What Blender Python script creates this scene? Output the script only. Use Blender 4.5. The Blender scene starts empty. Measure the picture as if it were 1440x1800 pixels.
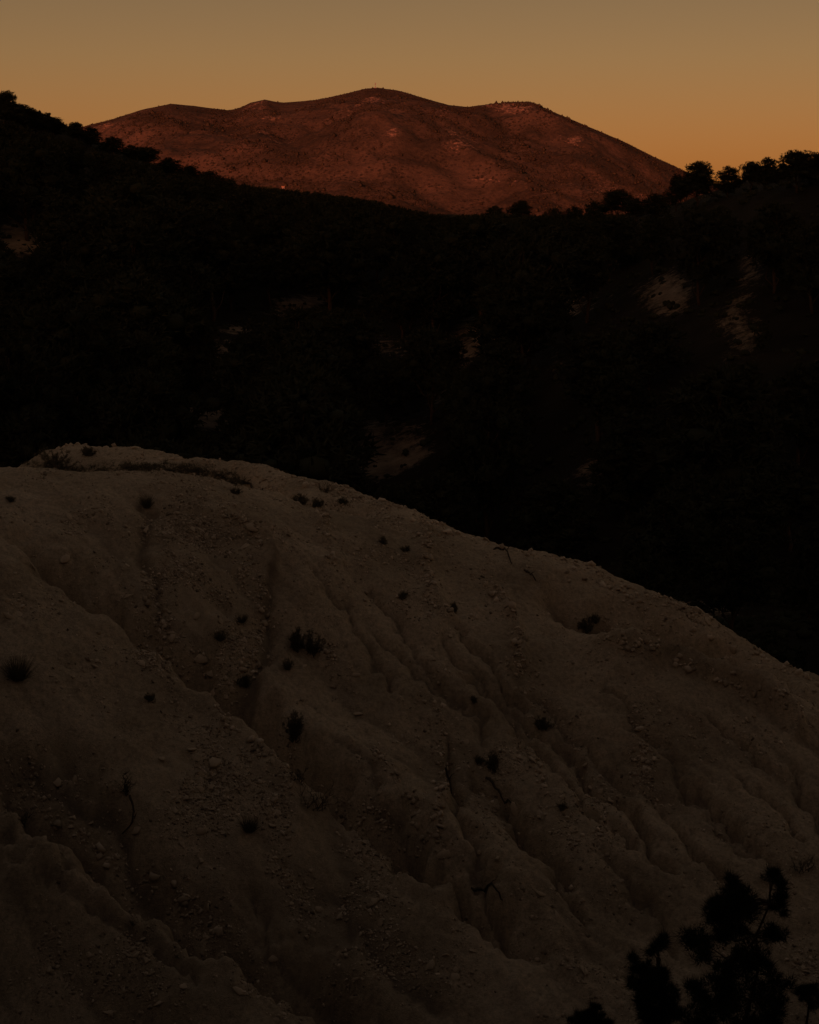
import bpy, math, random
import numpy as np

# ------------------------------------------------------------------ camera, sky, sun, exposure
SC = bpy.context.scene
COL = SC.collection
PITCH = math.atan(420 / 3000)                      # horizon sits above the middle of the picture
cam_d = bpy.data.cameras.new('camera')
cam = bpy.data.objects.new('camera', cam_d)
COL.objects.link(cam)
cam_d.sensor_fit = 'HORIZONTAL'
cam_d.sensor_width = 24
cam_d.lens = 50
cam_d.clip_start = 0.1
cam_d.clip_end = 60000
cam.location = (0, 0, 0)
cam.rotation_euler = (math.pi / 2 - PITCH, 0, 0)
SC.camera = cam

SUN_AZ = (-0.24, -0.97)                           # the sun stands low, behind and a little left of the camera
SUN_EL = math.radians(4.5)
n_ = math.hypot(*SUN_AZ)
TO_SUN = (SUN_AZ[0] / n_ * math.cos(SUN_EL), SUN_AZ[1] / n_ * math.cos(SUN_EL), math.sin(SUN_EL))

world = bpy.data.worlds.new('World')
SC.world = world
world.use_nodes = True
wn, wl = world.node_tree.nodes, world.node_tree.links
for n in list(wn):
    wn.remove(n)
w_out = wn.new('ShaderNodeOutputWorld')
w_bg = wn.new('ShaderNodeBackground')
w_sky = wn.new('ShaderNodeTexSky')
w_sky.sky_type = 'NISHITA'
w_sky.sun_disc = False
w_sky.sun_elevation = SUN_EL
w_sky.sun_rotation = math.atan2(TO_SUN[0], TO_SUN[1])
w_sky.air_density = 1.0
w_sky.dust_density = 2.0
w_sky.ozone_density = 1.0
# dusk tint by height above the horizon: orange low down, tan higher, dull brown overhead
w_geo = wn.new('ShaderNodeTexCoord')
w_sep = wn.new('ShaderNodeSeparateXYZ')
w_ramp = wn.new('ShaderNodeValToRGB')
w_mul = wn.new('ShaderNodeMix')
w_mul.data_type = 'RGBA'
w_mul.blend_type = 'MULTIPLY'
w_mul.inputs['Factor'].default_value = 1.0
wl.new(w_geo.outputs['Generated'], w_sep.inputs[0])
wl.new(w_sep.outputs['Z'], w_ramp.inputs[0])
RAMP = [(0.0, (1.62, 0.595, 0.31)), (0.075, (1.40, 0.59, 0.315)), (0.12, (1.22, 0.585, 0.32)), (0.19, (0.90, 0.458, 0.268)), (1.0, (1.0, 0.56, 0.36))]
el = w_ramp.color_ramp.elements
for i, (p, c) in enumerate(RAMP):
    e = el[i] if i < 2 else el.new(p)
    e.position = p
    e.color = (*c, 1)
wl.new(w_sky.outputs[0], w_mul.inputs['A'])
wl.new(w_ramp.outputs[0], w_mul.inputs['B'])
wl.new(w_mul.outputs['Result'], w_bg.inputs['Color'])
w_bg.inputs['Strength'].default_value = 0.1
wl.new(w_bg.outputs[0], w_out.inputs[0])
SC.view_settings.view_transform = 'Standard'
SC.view_settings.look = 'None'
SC.cycles.max_bounces = 3
SC.cycles.diffuse_bounces = 1
SC.cycles.adaptive_threshold = 0.02
SC.view_settings.exposure = 0.0
SC.view_settings.gamma = 1.0
SC.view_settings.use_curve_mapping = False

sun_d = bpy.data.lights.new('sun', 'SUN')
sun = bpy.data.objects.new('sun', sun_d)
COL.objects.link(sun)
sun_d.energy = 3.4
sun_d.angle = math.radians(0.5)
sun_d.color = (1.0, 0.215, 0.125)
from mathutils import Vector, Quaternion
sun.rotation_euler = Vector(TO_SUN).to_track_quat('Z', 'Y').to_euler()

# ------------------------------------------------------------------ small maths
rng = np.random.default_rng(7)
CP, SP = math.cos(PITCH), math.sin(PITCH)


def ray(px, py):
    """world direction (y component 1) through a point of the photograph, 1440 x 1800 frame"""
    a = (np.asarray(px, float) - 720) / 3000
    b = (900 - np.asarray(py, float)) / 3000
    y = CP + b * SP
    z = -SP + b * CP
    return a / y, z / y


def at(px, py, d):
    rx, rz = ray(px, py)
    return (rx * d, np.asarray(d, float) + 0 * rx, rz * d)


def proj(x, y, z):
    f = y * CP - z * SP
    u = y * SP + z * CP
    f = np.where(f > 0.1, f, 0.1)
    return 720 + 3000 * x / f, 900 - 3000 * u / f


def hash2(ix, iy, seed):
    h = (ix.astype(np.int64) * 374761393 + iy.astype(np.int64) * 668265263 + seed * 974711) & 0x7fffffff
    h = ((h ^ (h >> 13)) * 1274126177) & 0x7fffffff
    return ((h ^ (h >> 16)) & 0xffff) / 65535.0


def perlin(x, y, seed=0):
    x = np.asarray(x, float)
    y = np.asarray(y, float)
    ix, iy = np.floor(x), np.floor(y)
    fx, fy = x - ix, y - iy
    u = fx * fx * fx * (fx * (fx * 6 - 15) + 10)
    v = fy * fy * fy * (fy * (fy * 6 - 15) + 10)
    r = 0
    for dx in (0, 1):
        for dy in (0, 1):
            an = hash2(ix + dx, iy + dy, seed) * 2 * math.pi
            g = np.cos(an) * (fx - dx) + np.sin(an) * (fy - dy)
            r = r + g * (u if dx else 1 - u) * (v if dy else 1 - v)
    return r * 1.5


def fbm(x, y, seed=0, octv=4, gain=0.5):
    a, r = 1.0, 0
    for o in range(octv):
        r = r + a * perlin(x, y, seed + 31 * o)
        x, y, a = x * 2.03, y * 2.03, a * gain
    return r


def ridged(x, y, seed=0, octv=3, gain=0.5):
    a, r = 1.0, 0
    for o in range(octv):
        r = r + a * (1 - 2 * np.abs(perlin(x, y, seed + 17 * o)))
        x, y, a = x * 2.1, y * 2.1, a * gain
    return r


class TPS:
    """thin-plate height surface through control points"""
    def __init__(self, pts, smooth=1e-3):
        p = np.array(pts, float)
        self.p = p[:, :2]
        n = len(p)
        self.s = np.abs(self.p).max()
        q = self.p / self.s
        d = np.linalg.norm(q[:, None] - q[None], axis=2)
        K = self.phi(d) + smooth * np.eye(n)
        P = np.c_[np.ones(n), q]
        A = np.block([[K, P], [P.T, np.zeros((3, 3))]])
        self.w = np.linalg.solve(A, np.r_[p[:, 2], 0, 0, 0])

    @staticmethod
    def phi(d):
        return np.where(d > 0, d * d * np.log(np.maximum(d, 1e-12)), 0)

    def __call__(self, x, y):
        x = np.asarray(x, float) / self.s
        y = np.asarray(y, float) / self.s
        r = self.w[-3] + self.w[-2] * x + self.w[-1] * y
        for (a, b), w in zip(self.p / self.s, self.w[:-3]):
            r = r + w * self.phi(np.hypot(x - a, y - b))
        return r


class Field:
    """regular height grid with bilinear reading"""
    def __init__(self, x0, x1, y0, y1, step):
        self.xs = np.arange(x0, x1 + step / 2, step)
        self.ys = np.arange(y0, y1 + step / 2, step)
        self.X, self.Y = np.meshgrid(self.xs, self.ys)
        self.step = step
        self.Z = np.zeros_like(self.X)

    def __call__(self, x, y):
        fx = np.clip((np.asarray(x, float) - self.xs[0]) / self.step, 0, len(self.xs) - 1.001)
        fy = np.clip((np.asarray(y, float) - self.ys[0]) / self.step, 0, len(self.ys) - 1.001)
        i, j = fx.astype(int), fy.astype(int)
        a, b = fx - i, fy - j
        Z = self.Z
        return (Z[j, i] * (1 - a) * (1 - b) + Z[j, i + 1] * a * (1 - b) + Z[j + 1, i] * (1 - a) * b + Z[j + 1, i + 1] * a * b)

    def normal(self, x, y, e=None):
        e = e or self.step
        gx = (self(x + e, y) - self(x - e, y)) / (2 * e)
        gy = (self(x, y + e) - self(x, y - e)) / (2 * e)
        n = np.stack([-gx, -gy, np.ones_like(gx)], -1)
        return n / np.linalg.norm(n, axis=-1, keepdims=True)


def hit(px, py, surf, d0, d1, n=1500):
    """first point of a height surface met by the line of sight"""
    rx, rz = ray(px, py)
    d = np.geomspace(d0, d1, n)
    below = rz * d < surf(rx * d, d)
    k = int(np.argmax(below)) if below.any() else n - 1
    return float(rx * d[k]), float(d[k]), float(surf(rx * d[k], d[k]))


def seg_dist(X, Y, pts):
    """distance to a polyline, and the position along it from 0 to 1"""
    best = np.full(X.shape, 1e9)
    par = np.zeros(X.shape)
    m = len(pts) - 1
    for k in range(m):
        ax, ay = pts[k][:2]
        bx, by = pts[k + 1][:2]
        vx, vy = bx - ax, by - ay
        L = vx * vx + vy * vy + 1e-9
        t = np.clip(((X - ax) * vx + (Y - ay) * vy) / L, 0, 1)
        d = np.hypot(X - ax - t * vx, Y - ay - t * vy)
        u = d < best
        best = np.where(u, d, best)
        par = np.where(u, (k + t) / m, par)
    return best, par


def mesh_obj(name, V, F, mat, parent=None, smooth=False, attrs=None):
    """one mesh object from vertex and face arrays (faces all with the same number of corners)"""
    me = bpy.data.meshes.new(name)
    V = np.asarray(V, np.float32)
    F = np.asarray(F, np.int32)
    nf, k = F.shape
    me.vertices.add(len(V))
    me.vertices.foreach_set('co', V.ravel())
    me.loops.add(nf * k)
    me.loops.foreach_set('vertex_index', F.ravel())
    me.polygons.add(nf)
    me.polygons.foreach_set('loop_start', np.arange(0, nf * k, k, dtype=np.int32))
    if smooth:
        me.polygons.foreach_set('use_smooth', np.ones(nf, bool))
    for an, av in (attrs or {}).items():
        at_ = me.attributes.new(an, 'FLOAT', 'POINT')
        at_.data.foreach_set('value', np.asarray(av, np.float32).ravel())
    me.update()
    me.validate()
    if mat:
        me.materials.append(mat)
    o = bpy.data.objects.new(name, me)
    COL.objects.link(o)
    if parent:
        o.parent = parent
    return o


def grid_obj(name, fld, mat, attrs=None):
    ny, nx = fld.X.shape
    V = np.stack([fld.X, fld.Y, fld.Z], -1).reshape(-1, 3)
    i = (np.arange(ny - 1)[:, None] * nx + np.arange(nx - 1)[None]).ravel()
    F = np.stack([i, i + 1, i + nx + 1, i + nx], -1)
    return mesh_obj(name, V, F, mat, smooth=True, attrs=attrs)


def tag(o, label=None, cat=None, group=None, kind=None):
    if label: o['label'] = label
    if cat: o['category'] = cat
    if group: o['group'] = group
    if kind: o['kind'] = kind
    return o


def empty(name, loc, rz=0.0, s=1.0):
    o = bpy.data.objects.new(name, None)
    o.empty_display_size = 0.2
    COL.objects.link(o)
    o.location = [float(v) for v in loc]
    o.rotation_euler = (0, 0, rz)
    o.scale = (s, s, s) if np.isscalar(s) else s
    return o


# ------------------------------------------------------------------ materials
def new_mat(name):
    m = bpy.data.materials.new(name)
    m.use_nodes = True
    nt = m.node_tree
    b = nt.nodes['Principled BSDF']
    b.inputs['Roughness'].default_value = 0.95
    b.inputs['Specular IOR Level'].default_value = 0.1
    return m, nt, b


def node_noise(nt, scale, detail=4.0, rough=0.55, stretch=None):
    tc = nt.nodes.new('ShaderNodeTexCoord')
    n = nt.nodes.new('ShaderNodeTexNoise')
    n.inputs['Scale'].default_value = scale
    n.inputs['Detail'].default_value = detail
    n.inputs['Roughness'].default_value = rough
    if stretch:
        mp = nt.nodes.new('ShaderNodeMapping')
        mp.inputs['Scale'].default_value = stretch
        nt.links.new(tc.outputs['Object'], mp.inputs[0])
        nt.links.new(mp.outputs[0], n.inputs['Vector'])
    else:
        nt.links.new(tc.outputs['Object'], n.inputs['Vector'])
    return n.outputs['Fac']


def node_ramp(nt, fac, stops):
    r = nt.nodes.new('ShaderNodeValToRGB')
    e = r.color_ramp.elements
    for i, (p, c) in enumerate(stops):
        q = e[i] if i < 2 else e.new(p)
        q.position = p
        q.color = (*c, 1) if len(c) == 3 else c
    nt.links.new(fac, r.inputs[0])
    return r.outputs[0]


def node_mix(nt, fac, a, b, blend='MIX'):
    m = nt.nodes.new('ShaderNodeMix')
    m.data_type = 'RGBA'
    m.blend_type = blend
    for sock, v in ((m.inputs['Factor'], fac), (m.inputs['A'], a), (m.inputs['B'], b)):
        if hasattr(v, 'node'):
            nt.links.new(v, sock)
        else:
            sock.default_value = v if not isinstance(v, tuple) else (*v, 1)
    return m.outputs['Result']


def node_math(nt, op, a, b=None, clamp=False):
    m = nt.nodes.new('ShaderNodeMath')
    m.operation = op
    m.use_clamp = clamp
    for k, v in enumerate((a, b)):
        if v is None: continue
        if hasattr(v, 'node'): nt.links.new(v, m.inputs[k])
        else: m.inputs[k].default_value = v
    return m.outputs[0]


def node_attr(nt, name):
    a = nt.nodes.new('ShaderNodeAttribute')
    a.attribute_name = name
    return a.outputs['Fac']


def add_bump(nt, b, hgt, strength, dist):
    n = nt.nodes.new('ShaderNodeBump')
    n.inputs['Strength'].default_value = strength
    n.inputs['Distance'].default_value = dist
    nt.links.new(hgt, n.inputs['Height'])
    nt.links.new(n.outputs[0], b.inputs['Normal'])


def mat_marl():
    m, nt, b = new_mat('marl_clay')
    c1 = node_ramp(nt, node_noise(nt, 0.35, 5), [(0.32, (0.39, 0.32, 0.23)), (0.55, (0.57, 0.47, 0.345)), (0.75, (0.66, 0.55, 0.415))])
    c2 = node_ramp(nt, node_noise(nt, 9, 8, 0.8), [(0.30, (0.50, 0.49, 0.48)), (0.5, (1, 1, 1)), (0.70, (1.38, 1.34, 1.28))])
    c = node_mix(nt, 1.0, c1, c2, 'MULTIPLY')
    st = node_attr(nt, 'stony')
    c = node_mix(nt, node_math(nt, 'MULTIPLY', st, 0.6, True), c, (0.60, 0.50, 0.365))
    gully_shade = node_attr(nt, 'gully')
    c = node_mix(nt, node_math(nt, 'MULTIPLY', gully_shade, 0.75, True), c, (0.19, 0.155, 0.12))  # crevice shade painted into the colour of gullies and rills
    nt.links.new(c, b.inputs['Base Color'])
    h1 = node_noise(nt, 16, 6, 0.72)
    h2 = node_noise(nt, 55, 3, 0.6)
    h = node_math(nt, 'ADD', h1, node_math(nt, 'MULTIPLY', h2, 0.3))
    add_bump(nt, b, h, 0.9, 0.05)
    return m


def mat_flat(name, col, var=0.25, scale=6.0, rough=0.95):
    m, nt, b = new_mat(name)
    lo = tuple(v * (1 - var) for v in col)
    hi = tuple(v * (1 + var) for v in col)
    oi = nt.nodes.new('ShaderNodeObjectInfo')
    f = node_math(nt, 'ADD', node_math(nt, 'MULTIPLY', node_noise(nt, scale, 4, 0.6), 0.8), node_math(nt, 'MULTIPLY', oi.outputs['Random'], 0.2))
    nt.links.new(node_ramp(nt, f, [(0.3, lo), (0.7, hi)]), b.inputs['Base Color'])
    b.inputs['Roughness'].default_value = rough
    return m


def mat_flake():
    m, nt, b = new_mat('shale_stone')
    f = node_attr(nt, 'tone')
    nt.links.new(node_ramp(nt, f, [(0.0, (0.22, 0.18, 0.13)), (0.55, (0.52, 0.43, 0.325)), (1.0, (0.80, 0.68, 0.54))]), b.inputs['Base Color'])
    add_bump(nt, b, node_noise(nt, 40, 4, 0.6), 0.4, 0.01)
    return m


def mat_forest_floor():
    m, nt, b = new_mat('forest_floor')
    c1 = node_ramp(nt, node_noise(nt, 0.25, 5, 0.6), [(0.3, (0.018, 0.017, 0.012)), (0.7, (0.042, 0.037, 0.027))])
    c2 = node_ramp(nt, node_noise(nt, 0.5, 6, 0.65), [(0.35, (0.19, 0.155, 0.12)), (0.65, (0.44, 0.365, 0.285))])
    br = node_attr(nt, 'bare')
    n = node_math(nt, 'MULTIPLY', node_noise(nt, 0.9, 8, 0.8), 1.9)
    f = node_math(nt, 'MULTIPLY', node_math(nt, 'SUBTRACT', node_math(nt, 'ADD', br, n), 1.32), 3.2, True)
    nt.links.new(node_mix(nt, f, c1, c2), b.inputs['Base Color'])
    add_bump(nt, b, node_noise(nt, 1.6, 6, 0.7), 1.0, 0.5)
    return m


def mat_mountain():
    m, nt, b = new_mat('mountain_scrub')
    g1 = node_ramp(nt, node_noise(nt, 0.006, 6, 0.6), [(0.3, (0.038, 0.033, 0.025)), (0.7, (0.088, 0.069, 0.053))])
    g2 = node_ramp(nt, node_noise(nt, 0.10, 7, 0.8), [(0.35, (0.5, 0.5, 0.48)), (0.51, (1, 1, 1)), (0.67, (1.45, 1.38, 1.3))])
    c = node_mix(nt, 1.0, g1, g2, 'MULTIPLY')
    c = node_mix(nt, node_attr(nt, 'dry'), c, (0.098, 0.076, 0.058))  # brightness of the lit flank painted in as paler ground colour
    vo = nt.nodes.new('ShaderNodeTexVoronoi')
    vo.inputs['Scale'].default_value = 0.085
    tc = nt.nodes.new('ShaderNodeTexCoord')
    nt.links.new(tc.outputs['Object'], vo.inputs['Vector'])
    dots = node_math(nt, 'MULTIPLY', node_math(nt, 'SUBTRACT', 0.42, vo.outputs['Distance']), 6.0, True)
    cover = node_ramp(nt, node_noise(nt, 0.012, 5, 0.7), [(0.40, (0, 0, 0)), (0.56, (0.9, 0.9, 0.9))])
    c = node_mix(nt, node_math(nt, 'MULTIPLY', dots, cover), c, (0.024, 0.022, 0.016))
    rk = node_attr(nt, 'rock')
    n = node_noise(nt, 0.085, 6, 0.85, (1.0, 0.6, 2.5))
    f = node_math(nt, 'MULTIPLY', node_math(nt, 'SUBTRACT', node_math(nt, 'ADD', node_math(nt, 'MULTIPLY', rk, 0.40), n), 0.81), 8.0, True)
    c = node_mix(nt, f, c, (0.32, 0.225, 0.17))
    nt.links.new(c, b.inputs['Base Color'])
    add_bump(nt, b, node_noise(nt, 0.04, 6, 0.65), 0.4, 10.0)
    return m


M_MARL = mat_marl()
M_FLAKE = mat_flake()
M_FLOOR = mat_forest_floor()
M_MOUNT = mat_mountain()
M_LEAF = mat_flat('pine_needles', (0.034, 0.040, 0.026), 0.35, 1.2)
M_BARK = mat_flat('pine_bark', (0.085, 0.062, 0.045), 0.3, 5)
M_SHRUB = mat_flat('shrub_leaves', (0.18, 0.165, 0.115), 0.35, 4)
M_TWIG = mat_flat('dry_wood', (0.11, 0.09, 0.068), 0.3, 8)
M_FARTREE = mat_flat('far_scrub', (0.036, 0.032, 0.022), 0.4, 0.01)
M_GROUND = mat_flat('plain_earth', (0.10, 0.08, 0.055), 0.3, 0.02)
M_WALL = mat_flat('pale_render', (0.26, 0.235, 0.20), 0.08, 0.6)
M_ROOF = mat_flat('clay_tiles', (0.30, 0.14, 0.08), 0.2, 2)
M_STEEL = mat_flat('mast_steel', (0.25, 0.25, 0.25), 0.1, 1, 0.6)
M_DOOR = mat_flat('door_wood', (0.12, 0.07, 0.04), 0.2, 2)

# ------------------------------------------------------------------ foreground: eroded marl slope
SKY_CREST = [(-250, 920, 56), (-80, 890, 55.5), (20, 868, 55), (75, 838, 55), (108, 788, 54.5), (180, 787, 54), (265, 793, 53), (330, 808, 51.5), (420, 830, 50), (470, 845, 49),
             (570, 848, 48), (640, 872, 47), (740, 905, 46), (800, 938, 45.5), (900, 962, 45), (980, 978, 44.5), (1040, 995, 44),
             (1100, 1025, 43.5), (1180, 1055, 43), (1240, 1090, 42.5), (1330, 1140, 42), (1440, 1195, 41), (1600, 1270, 40), (1800, 1360, 39)]
FRONT_CREST = [(-400, 850, 40), (-200, 835, 41), (0, 828, 42), (80, 833, 42.5), (170, 836, 43), (250, 830, 43.5), (310, 831, 44), (380, 843, 44.3), (450, 862, 44.4), (540, 886, 44.5), (620, 893, 44.8)]
BODY = [  # points on the face of the slope
    (-200, 1100, 36), (0, 1000, 38.2), (200, 1000, 39.3), (420, 1000, 40.2), (600, 1000, 41.3), (760, 1020, 42.2), (900, 1060, 42.2),
    (-100, 1250, 34.2), (0, 1200, 35.0), (150, 1180, 36.0), (330, 1180, 37.2), (500, 1180, 38.3), (680, 1180, 39.2), (860, 1180, 39.6), (1000, 1180, 40.2),
    (1030, 1100, 42.0), (1080, 1135, 40.9), (1180, 1152, 41.0), (1260, 1190, 40.4), (1340, 1224, 39.8), (1440, 1285, 39.0), (1600, 1370, 38),
    (1130, 1090, 42.6), (1260, 1140, 42.0), (1360, 1190, 41.2),
    (0, 1320, 33.6), (200, 1330, 34.3), (360, 1340, 34.9), (520, 1380, 34.9), (700, 1350, 36.4), (860, 1350, 37.0), (1050, 1350, 37.4), (1250, 1350, 37.6), (1440, 1420, 36.8),
    (0, 1500, 31.6), (120, 1480, 31.7), (300, 1520, 32.0), (450, 1500, 33.0), (600, 1520, 33.4), (760, 1530, 33.3), (900, 1550, 33.4), (1050, 1540, 34.0), (1250, 1530, 34.5), (1440, 1560, 34.3),
    (0, 1640, 30.0), (200, 1640, 30.0), (400, 1640, 30.2), (560, 1650, 31.0), (720, 1660, 31.0), (880, 1650, 31.4), (1020, 1690, 31.6), (1200, 1680, 32.0), (1440, 1680, 32.2),
    (0, 1800, 28.4), (240, 1800, 28.2), (480, 1800, 28.0), (640, 1790, 28.2), (800, 1800, 28.8), (1000, 1800, 29.2), (1250, 1800, 29.2), (1440, 1800, 29.2),
    (-300, 1500, 31), (-300, 1800, 28), (1750, 1500, 35), (1750, 1800, 29), (0, 2000, 26), (700, 2000, 26), (1440, 2000, 26.5)]
# the face bulges: nearly level below the crest, steep towards the foot
BODY = [(a, b, float(np.interp(d, [26, 28, 30, 32, 34, 36, 38.3, 40, 42, 44], [30.2, 31.6, 32.7, 33.7, 35.1, 36.9, 39.0, 40.7, 42.8, 45]))) for a, b, d in BODY]
SKY_CREST = [(a, b, d + 1.6) for a, b, d in SKY_CREST]
FRONT_CREST = [(a, b, d + 2.2) for a, b, d in FRONT_CREST]
pts = [at(*p) for p in SKY_CREST + FRONT_CREST + BODY]
for p in SKY_CREST[::2]:
    x, y, z = at(*p)
    pts += [(x, y + 4, z - 1.7), (x, y + 10, z - 6.5), (x, y + 20, z - 13)]
for p in FRONT_CREST[:8]:
    x, y, z = at(*p)
    pts += [(x, y + 2.2, z - 0.9), (x, y + 4.5, z - 1.5)]
for x in (-18, -9, 0, 9, 18):
    pts += [(x, 27.5, -17.5), (x, 20, -20), (x, 17, -20)]
base = TPS([tuple(float(v) for v in p) for p in pts], 3e-5)

slope = Field(-15, 16, 24, 63, 0.06)
X, Y = slope.X, slope.Y
coarse = Field(-17, 18, 19, 66, 0.5)
coarse.Z = base(coarse.X, coarse.Y)
slope.Z = base(X, Y)


def on_base(pix):
    return [hit(px, py, coarse, 22, 62) for px, py in pix]


wx = X + 0.28 * fbm(X * 0.9, Y * 0.9, 3, 3) + 0.08 * fbm(X * 4, Y * 4, 4, 2)
wy = Y + 0.28 * fbm(X * 0.9, Y * 0.9, 5, 3) + 0.08 * fbm(X * 4, Y * 4, 6, 2)
# (line in the photograph, width, depth): gullies are cut, negative depths are ribs left standing
CUTS = [
    ([(-40, 900), (60, 960), (130, 1010), (220, 1075), (290, 1130), (400, 1200), (450, 1250), (520, 1310), (560, 1350), (640, 1410), (720, 1480), (790, 1522), (850, 1590), (920, 1645), (1000, 1692)], 0.34, 0.66),
    ([(160, 1030), (220, 1068), (290, 1122), (400, 1190), (450, 1240), (520, 1300), (560, 1342), (640, 1402), (720, 1470), (790, 1515)], 0.24, 0.42),
    ([(-60, 1300), (0, 1345), (60, 1385), (150, 1450), (220, 1510), (320, 1590), (420, 1640), (540, 1720), (660, 1800), (740, 1860)], 0.42, 0.75),
    ([(-40, 1440), (40, 1450), (120, 1500), (200, 1555), (300, 1610)], 0.22, 0.22),
    ([(20, 1300), (110, 1340), (190, 1400), (230, 1460), (300, 1540)], 0.30, 0.25),
    ([(775, 1270), (785, 1350), (800, 1400), (830, 1480), (860, 1560), (900, 1620)], 0.20, 0.24),
    ([(830, 1330), (860, 1380), (905, 1425), (950, 1490), (990, 1560), (1040, 1620)], 0.22, 0.22),
    ([(960, 1270), (990, 1320), (1030, 1375), (1090, 1420), (1140, 1490), (1200, 1560)], 0.20, 0.20),
    ([(1130, 1380), (1190, 1440), (1240, 1490), (1290, 1560)], 0.16, 0.15),
    ([(1190, 1370), (1260, 1440), (1340, 1510)], 0.15, 0.13),
    ([(1280, 1350), (1350, 1420), (1430, 1500)], 0.16, 0.13),
    ([(1380, 1330), (1420, 1400), (1470, 1470)], 0.16, 0.13),
    ([(640, 1080), (700, 1150), (760, 1200), (830, 1260), (880, 1310)], 0.22, 0.14),
    ([(760, 1120), (820, 1180), (900, 1250), (970, 1300)], 0.20, 0.16),
    ([(900, 1180), (980, 1260), (1060, 1340), (1130, 1420)], 0.2, 0.12),
    ([(260, 860), (255, 930), (260, 1010), (290, 1090)], 0.25, 0.12),
    ([(470, 960), (480, 1050), (450, 1150), (420, 1210)], 0.30, 0.20),
    ([(950, 1030), (1020, 1074), (1060, 1080), (1120, 1092), (1200, 1112), (1290, 1150), (1400, 1215)], 0.5, 0.40),
    ([(410, 852), (470, 862), (530, 882), (600, 888), (660, 900)], 0.28, 0.22),
    ([(560, 1290), (640, 1350), (700, 1420), (750, 1490)], 0.22, 0.10),
    ([(1040, 1480), (1100, 1540), (1160, 1620), (1180, 1680)], 0.22, 0.16),
    ([(540, 1540), (620, 1620), (700, 1700), (800, 1790)], 0.3, 0.12),
    ([(980, 1290), (1000, 1318), (1045, 1385), (1085, 1420), (1140, 1480)], 0.19, 0.22),
    ([(840, 1355), (860, 1380), (900, 1425), (955, 1480), (1010, 1550)], 0.19, 0.22),
    ([(800, 1176), (860, 1232), (925, 1293), (1000, 1380), (1070, 1450), (1130, 1515)], 0.17, 0.20),
    ([(800, 1088), (840, 1145), (880, 1200), (940, 1260)], 0.17, 0.16),
    ([(1130, 1290), (1180, 1345), (1240, 1402), (1310, 1470)], 0.17, 0.17),
    ([(1185, 1450), (1240, 1500), (1290, 1550)], 0.17, 0.17),
    ([(1275, 1430), (1330, 1490), (1380, 1540)], 0.16, 0.15),
    ([(1400, 1375), (1440, 1450), (1480, 1510)], 0.17, 0.16),
    ([(690, 1440), (730, 1472), (785, 1512)], 0.17, 0.20),
    ([(640, 1020), (690, 1080), (740, 1150), (800, 1230)], 0.16, 0.13),
    ([(560, 1010), (610, 1080), (660, 1160), (720, 1250)], 0.16, 0.13),
    ([(1240, 1240), (1300, 1300), (1370, 1370)], 0.16, 0.13),
    ([(1060, 1200), (1120, 1270), (1190, 1330)], 0.16, 0.13),
    ([(60, 1560), (150, 1600), (260, 1660), (380, 1730)], 0.18, 0.18),
    ([(420, 1540), (480, 1610), (560, 1690), (640, 1760)], 0.17, 0.16),
    ([(380, 890), (430, 930), (470, 960), (468, 1090)], 0.22, -0.14),
    ([(860, 1025), (885, 1050), (905, 1090), (918, 1150), (905, 1190)], 0.16, -0.13),
    ([(740, 910), (752, 980), (760, 1050), (800, 1100)], 0.20, -0.10),
    ([(570, 900), (576, 950), (580, 1000)], 0.16, -0.09),
    ([(770, 1240), (776, 1330), (770, 1420), (778, 1500)], 0.14, -0.08),
    ([(240, 1130), (330, 1200), (420, 1290), (520, 1370), (600, 1430)], 0.40, -0.16),
    ([(0, 1420), (120, 1520), (230, 1580), (360, 1650), (480, 1720), (600, 1800)], 0.40, -0.18),
    ([(600, 1400), (700, 1500), (780, 1545), (850, 1610), (960, 1680)], 0.30, -0.18),
    ([(1030, 1120), (1100, 1142), (1180, 1156), (1260, 1192), (1340, 1225), (1440, 1288)], 0.30, -0.28),
]
gully = np.zeros_like(X)  # mask of the cuts, also drives their painted shade
for line, w, dep in CUTS:
    P = on_base(line)
    xs = [p[0] for p in P]; ys = [p[1] for p in P]
    msk = (X > min(xs) - 4 * w) & (X < max(xs) + 4 * w) & (Y > min(ys) - 4 * w) & (Y < max(ys) + 4 * w)
    d, t = seg_dist(wx[msk], wy[msk], P)
    if dep > 0 and w < 0.24:
        w = w * 0.62
    env = np.clip(t / 0.12, 0, 1) * np.clip((1 - t) / 0.10, 0, 1)
    env = env * env * (3 - 2 * env)
    pr = np.exp(-(d / w) ** (1.25 if dep > 0 else 1.8)) * env * (0.75 + 0.5 * t)
    slope.Z[msk] -= (1.9 if dep > 0 else 1.8) * dep * pr
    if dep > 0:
        gully[msk] = np.maximum(gully[msk], np.exp(-(d / (0.45 * w)) ** 2) * env)

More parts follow.
